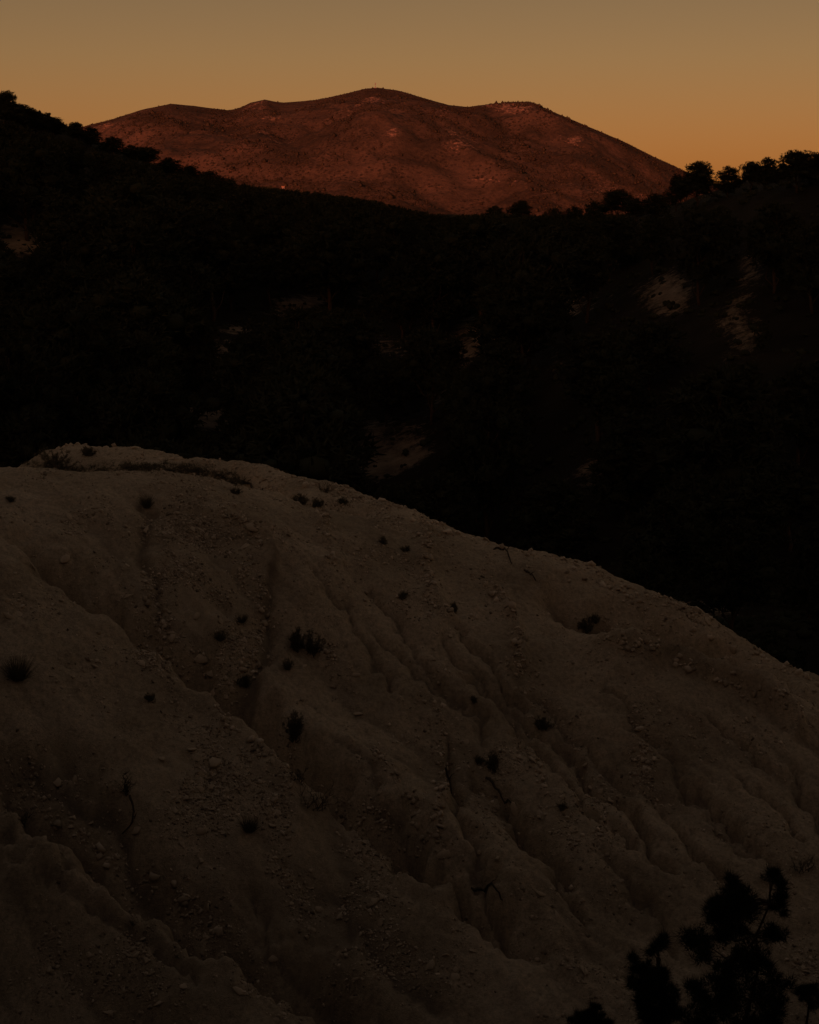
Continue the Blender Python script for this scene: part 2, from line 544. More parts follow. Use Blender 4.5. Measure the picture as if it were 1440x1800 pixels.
# small rills run down the slope, to the right and towards the camera
face = np.exp(-((Y - 35) / 9.0) ** 4)
g0, g1_ = on_base([(500, 1180)])[0], on_base([(1000, 1600)])[0]
ang = math.atan2(g1_[1] - g0[1], g1_[0] - g0[0])
ca, sa = math.cos(ang), math.sin(ang)
al = X * ca + Y * sa
ac = -X * sa + Y * ca
wac = ac + 0.38 * fbm(al * 0.22, ac * 0.30, 41, 3) + 0.10 * fbm(X * 1.6, Y * 1.6, 42, 3)
patchy = np.clip(0.75 + 0.9 * fbm(X * 0.18, Y * 0.18, 8, 2), 0.15, 1.5)
for fr, am, sd in ((0.36, 0.50, 51), (0.95, 0.13, 52), (2.3, 0.07, 53)):
    v = np.abs(perlin(wac * fr, al * fr * 0.085 + 3.7 * sd, sd))       # sharp cuts with rounded ribs between
    slope.Z += face * patchy * am * (np.minimum(v, 0.45) ** 0.8 - 0.32)
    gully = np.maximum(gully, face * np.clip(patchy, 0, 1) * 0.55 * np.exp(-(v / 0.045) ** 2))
slope.Z += 0.12 * fbm(X * 0.45, Y * 0.45, 11, 3) + 0.05 * fbm(X * 2.2, Y * 2.2, 12, 4, 0.65) + 0.012 * fbm(X * 9, Y * 9, 13, 2, 0.6)
PX, PY = proj(X, Y, slope.Z)
STONY = [(350, 1010, 115, 150, 1.0), (300, 1130, 90, 60, 0.8), (410, 1130, 60, 90, 0.8), (400, 1380, 170, 90, 1.0), (560, 1540, 150, 110, 0.7), (300, 1680, 260, 80, 0.8),
         (1030, 1440, 60, 80, 0.7), (1135, 1330, 25, 80, 0.6), (570, 1460, 130, 60, 0.6), (100, 1370, 130, 50, 0.6), (170, 940, 70, 60, 0.3), (450, 960, 60, 60, 0.6),
         (330, 815, 90, 25, 0.4), (640, 880, 90, 25, 0.4), (1180, 1080, 120, 40, 0.3), (700, 1010, 60, 80, 0.3), (880, 1330, 80, 120, 0.35), (1000, 1700, 120, 30, 0.5), (1400, 1700, 80, 30, 0.6), (600, 1700, 220, 80, 0.6)]


def stony_at(px, py):
    s = np.zeros_like(px)
    for cx, cy, rx_, ry_, k in STONY:
        s = np.maximum(s, k * np.exp(-(((px - cx) / rx_) ** 2 + ((py - cy) / ry_) ** 2) ** 1.5))
    return s


stony = stony_at(PX, PY) * np.clip(0.7 + 1.1 * fbm(X * 1.3, Y * 1.3, 61, 3), 0, 1.3)
slope.Z += stony * 0.07 * fbm(X * 5, Y * 5, 71, 3)
slope.Z += 0.02 * gully * fbm(X * 5, Y * 5, 73, 3)
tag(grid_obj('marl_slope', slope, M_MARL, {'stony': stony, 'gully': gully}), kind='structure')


def on_slope(px, py):
    return hit(px, py, slope, 22, 62, 4000)


# bank under the camera; its unseen rise behind is shaped to block skylight
bank = Field(-60, 60, -70, 29, 0.75)
X, Y = bank.X, bank.Y
yy = Y + 1.2 * fbm(X * 0.12, Y * 0.12, 81, 3)
prof = np.interp(yy, [-70, -45, -30, -4, 0.8, 2.5, 9, 14, 19, 24], [34, 30, 22, -1.0, -1.6, -3.0, -10.5, -16.5, -19.6, -20.5])
# unseen side spurs added beside the frame to shade the slope's foot
side = np.abs(X) - (0.27 * np.maximum(Y, 0) + 3.2) + 0.8 * fbm(X * 0.2, Y * 0.2, 83, 3)
prof = prof + np.clip(side * 2.3, 0, 18 - np.minimum(prof, 8)) * np.clip((29 - Y) / 5, 0, 1)
bank.Z = prof + 0.25 * fbm(X * 0.3, Y * 0.3, 82, 4) * np.clip(np.abs(Y) / 3, 0.1, 1)
tag(grid_obj('shading_bank', bank, M_FLOOR, {'bare': 0 * X}), kind='structure')

# ------------------------------------------------------------------ wooded hills behind the slope
HILL = [(-300, 130, 235), (-100, 190, 232), (0, 216, 230), (100, 248, 240), (190, 278, 250), (260, 300, 262), (350, 332, 290), (450, 354, 360), (560, 362, 470), (700, 384, 600), (800, 396, 560),
        (870, 396, 400), (930, 396, 320), (1010, 396, 265), (1090, 384, 225), (1150, 372, 195), (1230, 348, 165), (1320, 350, 165), (1400, 330, 150), (1480, 312, 150), (1800, 290, 155),
        (-200, 420, 190), (0, 420, 192), (150, 420, 200), (300, 430, 215), (450, 440, 250), (600, 450, 300), (740, 460, 310), (880, 460, 250), (1000, 460, 200), (1150, 460, 155), (1300, 460, 140), (1440, 460, 132), (1750, 460, 130),
        (-200, 560, 160), (0, 560, 162), (200, 560, 170), (400, 560, 180), (560, 560, 195), (720, 560, 205), (860, 560, 180), (1000, 560, 155), (1150, 560, 135), (1300, 560, 125), (1440, 560, 119), (1750, 560, 115),
        (-200, 700, 135), (100, 700, 137), (400, 700, 148), (650, 700, 156), (850, 700, 146), (1050, 700, 125), (1250, 700, 112), (1440, 700, 107), (1750, 700, 104),
        (-200, 850, 116), (200, 850, 118), (640, 850, 128), (900, 860, 118), (1150, 860, 106), (1440, 860, 98), (900, 1000, 100), (1200, 1000, 94), (1440, 1000, 90), (1440, 1150, 82), (1750, 1150, 78), (600, 1000, 100), (0, 1000, 96),
        (1300, 1100, 72), (1440, 1200, 66), (1700, 1250, 62)]
hp = [tuple(float(v) for v in at(*p)) for p in HILL]
for x in (-320, -160, 0, 160, 320):
    hp += [(x, 10, -30), (x, 40, -28), (x, 900, -10), (x, 1200, -40)]
hp += [(-150, 300, 34), (-250, 250, 45), (-320, 400, 50), (120, 220, 14), (220, 200, 30), (320, 300, 35), (-120, 420, 25), (120, 420, 10), (60, 300, 4), (-60, 100, -21), (-150, 100, -20), (60, 60, -20), (150, 80, -10)]
htps = TPS(hp, 1e-4)
hills = Field(-330, 330, 8, 1208, 3.0)
X, Y = hills.X, hills.Y
hills.Z = htps(X, Y) + 1.2 * fbm(X * 0.03, Y * 0.03, 91, 4) + 0.4 * fbm(X * 0.15, Y * 0.15, 92, 2)
sl = base(np.clip(X, -30, 30), np.clip(Y, 12, 75))
hills.Z = np.where((Y < 62) & (np.abs(X) < 40), np.minimum(hills.Z, np.maximum(-28, sl - 3)), hills.Z)
PX, PY = proj(X, Y, hills.Z)
# bare ground seen between the trees: centre, half sizes, strength, in the photograph
BARE = [(35, 420, 45, 26, 1.0), (410, 576, 12, 12, 0.9), (390, 650, 16, 60, 0.9), (365, 735, 55, 22, 0.9), (530, 530, 45, 12, 0.8), (480, 550, 30, 8, 0.7), (690, 610, 40, 22, 0.6), (650, 525, 20, 20, 0.6),
        (685, 770, 34, 40, 0.9), (700, 805, 55, 20, 1.0), (650, 830, 40, 18, 0.8), (850, 575, 40, 22, 0.8), (815, 612, 28, 22, 0.8), (770, 690, 35, 22, 0.5), (1020, 530, 55, 22, 0.7), (1075, 550, 22, 14, 0.9), (1165, 530, 28, 42, 0.9),
        (1000, 620, 26, 30, 0.6), (1310, 520, 26, 60, 0.9), (1300, 610, 22, 30, 0.8), (1050, 830, 22, 18, 0.8), (970, 825, 20, 6, 0.6), (1270, 1072, 50, 22, 0.9), (960, 960, 80, 14, 0.5), (1200, 640, 14, 20, 0.6), (150, 437, 16, 8, 0.7), (1435, 600, 12, 40, 0.6)]
bare = np.zeros_like(X)
for cx, cy, rx_, ry_, k in BARE:
    bare = np.maximum(bare, k * np.exp(-(((PX - cx) / (1.25 * rx_)) ** 2 + ((PY - cy) / (1.25 * ry_)) ** 2) ** 1.5))
tag(grid_obj('wooded_hills', hills, M_FLOOR, {'bare': bare}), kind='structure')

# far plain, out to the horizon
gr = Field(-30000, 30000, -30000, 30000, 2000)
gr.Z[:] = -85
tag(grid_obj('ground', gr, M_GROUND), kind='structure')

# unseen hill added behind the camera to throw its shade over the valley
back = Field(-1300, 1300, -1300, 300, 14)
X, Y = back.X, back.Y
u = X * TO_SUN[0] + Y * TO_SUN[1]
v = -X * TO_SUN[1] + Y * TO_SUN[0]
hh = np.exp(-((u - 330) / 130) ** 2) * 190 * np.exp(-(v / 900) ** 4) - 88
back.Z = hh + 10 * fbm(X * 0.006, Y * 0.006, 95, 4) * np.clip((hh + 88) / 60, 0, 1)
tag(grid_obj('shade_hill', back, M_FLOOR, {'bare': 0 * X}), kind='structure')

# ------------------------------------------------------------------ mountain
YR = 5200.0
RIDGE = [(-700, 420), (-300, 300), (-100, 265), (60, 240), (150, 221), (200, 208), (250, 192), (300, 181), (330, 184), (400, 193), (420, 190), (440, 180), (465, 174), (482, 178), (500, 180), (560, 174), (600, 165), (640, 155), (665, 153),
         (700, 158), (740, 170), (790, 184), (820, 187), (860, 182), (900, 178.5), (935, 178), (960, 190), (1000, 207), (1050, 228), (1100, 250), (1150, 275), (1200, 298), (1300, 340), (1500, 400), (1900, 470)]
rx_, rz_ = ray([p[0] for p in RIDGE], [p[1] for p in RIDGE])
RXs, RZs = rx_ * YR, rz_ * YR
mt = Field(-2600, 2600, 2700, 6600, 14.0)
X, Y = mt.X, mt.Y
Xs = X / Y * YR
zr = np.interp(Xs, RXs, RZs)
t = (Y - 2700) / (YR - 2700)
f = np.where(t < 1, np.clip(t, 0, 1) ** 1.25, np.clip(1 - (t - 1) * 1.6, -0.2, 1))
mt.Z = -80 + (zr + 80) * f
mid = np.clip(t, 0, 1) * np.clip(1 - t, 0, 1) * 4
mid = np.where(t < 1, np.clip(mid, 0, 1), 0)
mb = Field(-2600, 2600, 2700, 6600, 40.0)
mb.Z = mt(mb.X, mb.Y)
SPURS = [([(735, 178), (690, 215), (640, 260), (600, 310), (580, 350)], 190, 60), ([(715, 172), (655, 205), (600, 240), (550, 290)], 120, -55), ([(790, 190), (830, 230), (860, 290), (880, 350)], 200, 45),
         ([(840, 220), (890, 250), (930, 290), (960, 340)], 110, -45), ([(930, 185), (950, 240), (1000, 300), (1040, 350)], 180, 40), ([(470, 180), (470, 220), (430, 280), (420, 330)], 160, 40), ([(400, 198), (390, 230), (360, 280)], 130, -35),
         ([(300, 188), (270, 230), (250, 280)], 160, 35), ([(560, 182), (540, 220), (500, 270), (480, 320)], 110, -30), ([(620, 170), (580, 200), (545, 235)], 100, 30), ([(1030, 225), (1080, 280), (1120, 330)], 150, 30)]
for line, w, a in SPURS:
    P = [hit(px, py, mb, 2800, 5600, 900) for px, py in line]
    d, tt = seg_dist(X + 60 * fbm(X * 0.004, Y * 0.004, 5, 2), Y, P)
    env = np.clip(tt / 0.25, 0, 1) * np.clip((1 - tt) / 0.3, 0, 1)
    mt.Z += 1.15 * a * np.exp(-(d / (1.35 * w)) ** 2) * env * np.clip((1 - t) * 4.5, 0, 1)
mt.Z += mid * (30 * ridged(X * 0.0022, Y * 0.0014, 101, 4) - 20) + np.clip(mid * 3, 0.10, 1) * 9 * fbm(X * 0.012, Y * 0.012, 102, 4)
mt.Z = np.where(t < 0.985, np.minimum(mt.Z, zr / YR * Y - 5 - 30 * np.clip(1 - t, 0, 0.2)), mt.Z)
PX, PY = proj(X, Y, mt.Z)
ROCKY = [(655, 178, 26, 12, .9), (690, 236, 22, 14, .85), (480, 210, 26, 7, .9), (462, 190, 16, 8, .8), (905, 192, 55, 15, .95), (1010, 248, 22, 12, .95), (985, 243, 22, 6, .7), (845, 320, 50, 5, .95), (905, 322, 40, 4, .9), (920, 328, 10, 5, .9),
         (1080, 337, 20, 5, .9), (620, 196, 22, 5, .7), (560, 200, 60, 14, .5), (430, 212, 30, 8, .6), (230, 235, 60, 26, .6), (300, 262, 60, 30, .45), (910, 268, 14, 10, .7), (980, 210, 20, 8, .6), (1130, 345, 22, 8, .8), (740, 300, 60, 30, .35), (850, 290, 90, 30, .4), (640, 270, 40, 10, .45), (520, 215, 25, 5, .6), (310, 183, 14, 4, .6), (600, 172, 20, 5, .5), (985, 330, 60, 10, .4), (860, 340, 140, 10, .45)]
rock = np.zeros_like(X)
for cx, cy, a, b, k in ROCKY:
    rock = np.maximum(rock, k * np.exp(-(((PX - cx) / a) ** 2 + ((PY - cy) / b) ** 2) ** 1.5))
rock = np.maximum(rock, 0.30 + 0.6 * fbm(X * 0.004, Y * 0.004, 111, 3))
mt.Z += 7 * np.clip(rock, 0, 1) * ridged(X * 0.02, Y * 0.02, 112, 3) * np.clip((1 - t) * 20, 0.15, 1)
dry = np.zeros_like(X)  # patches where side light is put into the mountain's colour
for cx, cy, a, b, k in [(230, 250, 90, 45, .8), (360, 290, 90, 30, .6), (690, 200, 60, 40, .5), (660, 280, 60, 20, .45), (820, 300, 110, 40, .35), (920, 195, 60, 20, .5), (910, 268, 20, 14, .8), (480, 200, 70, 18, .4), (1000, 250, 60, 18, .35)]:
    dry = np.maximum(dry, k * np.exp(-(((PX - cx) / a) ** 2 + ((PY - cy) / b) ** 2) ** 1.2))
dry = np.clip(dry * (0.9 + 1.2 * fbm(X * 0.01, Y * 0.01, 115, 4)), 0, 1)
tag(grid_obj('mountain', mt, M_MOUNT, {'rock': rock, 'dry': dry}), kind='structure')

# ------------------------------------------------------------------ growing things: shared builders
def unit(v):
    return v / np.maximum(np.linalg.norm(v, axis=-1, keepdims=True), 1e-9)


def rand_dirs(rs, n, zmin=-1.0):
    z = rs.uniform(zmin, 1, n)
    a = rs.uniform(0, 2 * math.pi, n)
    r = np.sqrt(1 - z * z)
    return np.stack([r * np.cos(a), r * np.sin(a), z], -1)


def blades(rs, P, D, length, width, fan, spread):
    """fans of narrow pointed leaves: P roots, D main directions"""
    P = np.repeat(P, fan, 0)
    D = unit(np.repeat(D, fan, 0) + spread * rs.normal(size=(len(P), 3)))
    L = length * rs.uniform(0.6, 1.25, (len(P), 1))
    S = unit(np.cross(D, rs.normal(size=D.shape))) * width * 0.5
    V = np.stack([P - S, P + S, P + D * L], 1).reshape(-1, 3)
    return V, np.arange(len(V)).reshape(-1, 3)


ICO_V = np.array([(-1, 1.618, 0), (1, 1.618, 0), (-1, -1.618, 0), (1, -1.618, 0), (0, -1, 1.618), (0, 1, 1.618), (0, -1, -1.618), (0, 1, -1.618), (1.618, 0, -1), (1.618, 0, 1), (-1.618, 0, -1), (-1.618, 0, 1)]) / 1.902
ICO_F = np.array([(0, 11, 5), (0, 5, 1), (0, 1, 7), (0, 7, 10), (0, 10, 11), (1, 5, 9), (5, 11, 4), (11, 10, 2), (10, 7, 6), (7, 1, 8), (3, 9, 4), (3, 4, 2), (3, 2, 6), (3, 6, 8), (3, 8, 9), (4, 9, 5), (2, 4, 11), (6, 2, 10), (8, 6, 7), (9, 8, 1)])


def join(parts):
    Vs, Fs, o = [], [], 0
    for V, F in parts:
        Vs.append(V)
        Fs.append(F + o)
        o += len(V)
    return np.concatenate(Vs), np.concatenate(Fs)


def tube(path, radii, k=5):
    """tapered tube along a path, as triangles"""
    P = np.asarray(path, float)
    n = len(P)
    T = unit(np.gradient(P, axis=0))
    ref = np.array([0.31, 0.87, 0.38])
    A = unit(np.cross(T, ref))
    B = np.cross(T, A)
    th = np.arange(k) * 2 * math.pi / k
    R = np.asarray(radii, float)[:, None, None]
    V = (P[:, None] + R * (np.cos(th)[None, :, None] * A[:, None] + np.sin(th)[None, :, None] * B[:, None])).reshape(-1, 3)
    F = []
    for i in range(n - 1):
        for j in range(k):
            a, b = i * k + j, i * k + (j + 1) % k
            F += [(a, b, b + k), (a, b + k, a + k)]
    for j in range(1, k - 1):
        F += [(0, j + 1, j), ((n - 1) * k, (n - 1) * k + j, (n - 1) * k + j + 1)]
    return V, np.array(F)


def bent(rs, a, b, n=5, wob=0.06):
    a, b = np.asarray(a, float), np.asarray(b, float)
    t = np.linspace(0, 1, n)[:, None]
    w = rs.normal(size=(n, 3)) * wob * np.linalg.norm(b - a)
    w[0] = w[-1] = 0
    return a + (b - a) * t + w


def foliage(rs, C, R, flat, per, fan, tl, tw, core=0.72, up=0.35, spread=0.55):
    """leaf clumps round centres C with radii R: an uneven dark core with leaf fans all over it"""
    parts = []
    for c, r in zip(C, R):
        n = max(6, int(per * (r / np.mean(R)) ** 2))
        u = rand_dirs(rs, n, -0.75)
        rad = r * rs.uniform(0.62, 1.0, (n, 1))
        P = c + u * rad * np.array([1, 1, flat])
        D = unit(u + np.array([0, 0, up]))
        parts.append(blades(rs, P, D, tl, tw, fan, spread))
        if core:
            parts.append((c + ICO_V * r * core * np.array([1, 1, flat]) * rs.uniform(0.75, 1.15, (12, 1)), ICO_F))
    return join(parts)


def pine_shape(seed, lobes, per, fan, tl, tw, slim=1.0, low=0.3, core=0.55):
    """a pine of height 1: (crown, trunk with limbs) as arrays"""
    rs = np.random.default_rng(seed)
    C, R = [], []
    W = 0.70 * slim
    for i in range(lobes):
        q = ((i + rs.uniform(0, 1)) / lobes) ** 0.8
        h = low + (0.90 - low) * q
        e = W / 2 * math.sqrt(max(0.03, 1 - (max(0, q - 0.25) / 0.85) ** 2)) * (0.6 + 0.4 * min(1, q / 0.25))
        a = i * 2.399 + rs.uniform(-0.5, 0.5)
        r = e * rs.uniform(0.30, 0.85)
        C.append((r * math.cos(a), r * math.sin(a), h))
        R.append(rs.uniform(0.11, 0.20) * (0.65 + 0.4 * slim) * (1.1 - 0.45 * q))
    C.append((rs.uniform(-.04, .04), rs.uniform(-.04, .04), 0.93)); R.append(0.065)
    C.append((rs.uniform(-.1, .1), rs.uniform(-.1, .1), 0.84)); R.append(0.11)
    C.append((0, 0, 0.62)); R.append(0.20)
    C, R = np.array(C), np.array(R)
    crown = foliage(rs, C, R, 0.72, per, fan, tl, tw, core, 0.45, 0.7)
    base_path = bent(rs, (0, 0, -0.05), (rs.uniform(-.06, .06), rs.uniform(-.06, .06), 0.86), 7, 0.02)
    limbs = [tube(base_path, np.linspace(0.022, 0.006, 7), 6)]
    for c in C[:-3]:
        k = min(5, max(1, int((c[2] - 0.12) / 0.86 * 6)))
        limbs.append(tube(bent(rs, base_path[k], c, 4, 0.06), np.linspace(0.009, 0.003, 4), 4))
    return crown, join(limbs)


HERO = [pine_shape(100 + i, 20, 80, 6, 0.045, 0.010, (0.95, 1.15, 1.0, 0.85, 1.25)[i], (0.30, 0.34, 0.22, 0.30, 0.4)[i], 0.6) for i in range(5)]
MIDP = [pine_shape(200 + i, 16, 64, 4, 0.060, 0.018, (1.0, 1.2, 0.85, 1.1, 0.95, 1.3)[i], (0.25, 0.3, 0.2, 0.3, 0.35, 0.3)[i]) for i in range(6)]
LOWP = [pine_shape(300 + i, 6, 9, 3, 0.11, 0.055, (1.0, 1.2, 0.85, 1.1)[i], 0.25)[0] for i in range(4)]


def mesh_data(name, VF, mat):
    o = mesh_obj(name, VF[0], VF[1], mat)
    me = o.data
    bpy.data.objects.remove(o)
    return me


PINE_DATA = [(mesh_data('crown', c, M_LEAF), mesh_data('trunk', t, M_BARK)) for c, t in HERO + MIDP]


def put_pine(k, x, y, z, h, wide, label, group=None, cat='pine tree'):
    e = empty('pine_tree', (x, y, z), float(rng.uniform(0, 6.28)), (h * wide, h * wide, h))
    tag(e, label, cat, group)
    for nm, me in zip(('crown', 'trunk'), PINE_DATA[k]):
        o = bpy.data.objects.new(nm, me)
        COL.objects.link(o)
        o.parent = e
    return e


# ------------------------------------------------------------------ pines on the skyline, one by one
SKYLINE = [  # picture x of the trunk, picture y of the top, width in the picture, distance, builder, label
    (10, 160, 62, 228, 0, 'tallest black pine on the skyline at the left edge of the picture'),
    (38, 183, 58, 232, 2, 'rounded pine just right of the tallest one at the left edge'),
    (70, 196, 44, 236, 6, 'small pine filling the dip right of the two tall left-edge pines'),
    (92, 205, 58, 238, 1, 'broad domed pine on the left skyline above the bare pink bank'),
    (133, 216, 56, 246, 3, 'pine with a pointed tip where the left hill first meets the mountain'),
    (160, 228, 48, 249, 7, 'low pine leaning against the mountain foot at the left hill shoulder'),
    (196, 242, 60, 252, 5, 'round pine on the left skyline below the mountain left end'),
    (232, 258, 40, 258, 8, 'small pine between two domed pines on the left descending skyline'),
    (256, 258, 62, 262, 4, 'wide flat-topped pine halfway down the left descending skyline'),
    (296, 276, 56, 270, 6, 'domed pine on the descending left skyline, right of the flat-topped one'),
    (330, 291, 50, 280, 9, 'dark pine where the left skyline bends towards the saddle'),
    (365, 300, 46, 292, 5, 'round pine on the lower left skyline before the row of small ones'),
    (398, 311, 40, 305, 10, 'small round pine low on the left skyline'),
    (428, 322, 36, 330, 7, 'little pine left of the pale house on the saddle'),
    (1084, 333, 62, 222, 1, 'lone round pine standing against the mountain foot on the right'),
    (1045, 352, 36, 236, 6, 'small pine just left of the lone round pine by the mountain foot'),
    (1120, 352, 40, 210, 8, 'small pine just right of the lone round pine by the mountain foot'),
    (1155, 340, 50, 185, 5, 'pine at the left foot of the tall open pine on the right skyline'),
    (1190, 306, 44, 172, 3, 'slender pine leaning on the left side of the tall open right-hand pine'),
    (1228, 283, 74, 165, 0, 'tall open-crowned pine where the mountain runs down to the right skyline'),
    (1283, 297, 54, 163, 2, 'pine with a small round top in the notch of the right skyline'),
    (1322, 318, 40, 162, 4, 'low pine between the notch and the right-hand edge pine'),
    (1350, 316, 48, 160, 7, 'lowest pine on the skyline left of the big right-edge pine'),
    (1404, 264, 78, 150, 1, 'big black pine with clumped top near the right edge skyline'),
    (1446, 296, 60, 150, 4, 'pine cut by the right edge of the picture on the skyline'),
    (915, 352, 44, 330, 9, 'small rounded pine standing above the centre right tree line'),
    (870, 361, 38, 385, 6, 'small pine on the tree line left of the rounded centre right one'),
    (975, 364, 36, 285, 10, 'small pine on the tree line right of the rounded centre right one'),
    (1010, 362, 34, 262, 8, 'narrow pine on the tree line between centre and the lone round pine'),
]
placed = []
for px, py, wpx, d, k, lab in SKYLINE:
    x, y, zt = at(px, py, d)
    zg = float(hills(x, y)) - 0.15
    h = max(3.0, float(zt) - zg) / 0.985
    wide = (wpx * d / 3000) / h / 0.72
    wide = min(1.6, max(0.55, wide * 1.04))
    put_pine(k, x, y, zg, h, wide * (1.1 if px < 450 else 1.0), lab)
    placed.append((float(x), float(y), wpx * d / 3000 * 0.5))

# ------------------------------------------------------------------ the other pines of the two hillsides
cr_x = [p[0] for p in SKY_CREST]
cr_y = [p[1] for p in SKY_CREST]
frs = np.random.default_rng(23)
cand = []
for _ in range(14000):
    y = 62 + 560 * frs.uniform() ** 1.9
    x = frs.uniform(-0.30, 0.30) * y
    cand.append((x, y))
taken = list(placed)
cells = {}


def near(x, y, sp):
    ci, cj = int(x // 8), int(y // 8)
    for a in (-1, 0, 1):
        for b in (-1, 0, 1):
            for (qx, qy, qs) in cells.get((ci + a, cj + b), ()):
                if (qx - x) ** 2 + (qy - y) ** 2 < (0.5 * (sp + qs)) ** 2:
                    return True
    return False


for x, y, s_ in taken:
    cells.setdefault((int(x // 8), int(y // 8)), []).append((x, y, s_))
forest = []
for x, y in cand:
    if y < 95 and x < 0.14 * y:
        continue
    sp = 5.2 if y < 200 else (5.8 if y < 320 else 6.6)
    if near(x, y, sp):
        continue
    zg = float(hills(x, y))
    h = frs.uniform(6.5, 12.5)
    if y < 95:
        h *= 0.55
    pxb, pyb = proj(x, y, zg)
    pxt, pyt = proj(x, y, zg + h)
    if pyt > np.interp(pxb, cr_x, cr_y) + 4:
        continue
    # keep the skyline where the photograph has it
    lim = np.interp(pxb, [-300, 0, 100, 200, 300, 400, 520, 640, 740, 800, 860, 1000, 1130, 1200, 1300, 1370, 1440, 1800], [160, 206, 230, 262, 295, 321, 332, 347, 369, 377, 372, 378, 372, 354, 352, 345, 330, 300])
    if pyt < lim:
        h -= (lim - pyt) * y / 3000 * 1.02
        if h < 2.2:
            continue
        pxt, pyt = proj(x, y, zg + h)
    wpx = 0.6 * h * 3000 / y
    bad = False
    for cx, cy, a, b, kk in BARE:
        gx_ = max(abs(pxb - cx) - 0.19 * wpx, 0)
        if (gx_ / a) ** 2 >= 0.9 or pyb < cy - b or pyt > cy + 0.8 * b:
            continue
        if pyb > cy + 0.9 * b:                                  # it stands in front of the bare patch: keep it low
            hn = (pyb - (cy + 0.7 * b)) * y / 3000
            if hn > 1.6 and kk > 0.55:
                h = min(h, hn)
                pxt, pyt = proj(x, y, zg + h)
                continue
        if frs.uniform() < 0.42 + 0.5 * kk:
            bad = True
            break
    if bad:
        continue
    cells.setdefault((int(x // 8), int(y // 8)), []).append((x, y, sp))
    forest.append((h / y, x, y, zg - 0.12, h, float(pxb), float(pyt)))
forest.sort(reverse=True)
print('PINES', len(forest))
N_SINGLE = 262
MARKS = [(35, 420, 'the bare pink bank at the left edge'), (410, 576, 'the small pale spot left of centre'), (390, 650, 'the narrow pale scree streak left of centre'),
         (365, 735, 'the low pale scree fan left of centre'), (530, 530, 'the thin pale ledge in the hollow'), (690, 610, 'the faint scree in mid hollow'),
         (690, 790, 'the large pale scree patch above the crest'), (845, 585, 'the pale rocky rib right of centre'), (1075, 550, 'the reddish bank on the right hillside'),
         (1165, 530, 'the tall pale scree strip on the right hillside'), (1308, 550, 'the long pale scree chute near the right edge'), (1050, 830, 'the small pale rock low on the right'),
         (1270, 1072, 'the pale ledge below the right crest')]
own = {}
for mx_, my_, nm in MARKS:
    for side, ux, uy in (('left of', -1, 0), ('right of', 1, 0), ('above', 0, -1), ('below', 0, 1)):
        best, bi = 170.0, None
        for i, (q, x, y, z, h, a, b) in enumerate(forest[:N_SINGLE]):
            if i in own:
                continue
            dx, dy = a - mx_, b + 0.35 * h * 3000 / y - my_
            al = dx * ux + dy * uy
            if al > 12 and abs(dx * uy) + abs(dy * ux) < al and math.hypot(dx, dy) < best:
                best, bi = math.hypot(dx, dy), i
        if bi is not None:
            own[bi] = 'dark pine just ' + side + ' ' + nm
for i, (q, x, y, z, h, a, b) in enumerate(forest[:N_SINGLE]):
    if a < 480:
        g = 'pines crowding the left hillside'
        lab = 'dark pine deep among crowded trees of the left hillside, away from bare ground'
    elif a < 900:
        g = 'pines on the hollow between the hills'
        lab = 'dark pine deep among the trees of the middle hollow, away from bare ground'
    else:
        g = 'pines crowding the right hillside'
        lab = 'dark pine deep among the trees of the right hillside, away from bare ground'
    put_pine(5 + i % 6, x, y, z, h, float(frs.uniform(0.8, 1.25)), own.get(i, lab), g)
fp = []
for i, (q, x, y, z, h, a, b) in enumerate(forest[N_SINGLE:]):
    V, F = LOWP[i % 4]
    an = frs.uniform(0, 6.28)
    c, s_ = math.cos(an), math.sin(an)
    w = h * frs.uniform(0.85, 1.25)
    fp.append((np.stack([x + w * (V[:, 0] * c - V[:, 1] * s_), y + w * (V[:, 0] * s_ + V[:, 1] * c), z + h * V[:, 2]], -1), F))
V, F = join(fp)
tag(mesh_obj('far_forest', V, F, M_LEAF), 'dark mass of distant pines filling the saddle below the mountain', 'forest', kind='stuff')

# low scrub on the pale banks between the trees
ub = []
ux = np.r_[frs.uniform(-0.28, 0.28, 3600)]
uy = 70 + 240 * frs.uniform(0, 1, 3600) ** 1.4
ux = ux * uy
for cx, cy, a, b, kk in BARE:
    if cy > 400:
        for _ in range(2):
            hx, hy, hz = hit(cx + a * frs.normal(0, 0.75), cy + b * frs.normal(0, 0.75), hills, 64, 400, 700)
            ux, uy = np.append(ux, hx), np.append(uy, hy)
uz = hills(ux, uy)
for x, y, z in zip(ux, uy, uz):
    if y < 95 and x < 0.14 * y:
        continue
    r = frs.uniform(0.15, 0.5)
    for q in range(2):
        V = ICO_V * r * frs.uniform(0.4, 1.1, (12, 1)) * np.array([0.8, 0.8, 0.75])
        ub.append((V + np.array([x + frs.normal(0, 0.5 * r), y + frs.normal(0, 0.5 * r), z + 0.25 * r]), ICO_F))
V, F = join(ub)
tag(mesh_obj('undergrowth', V, F, M_LEAF), 'low dark scrub dotted over the pale banks between the pines', 'scrub', kind='stuff')

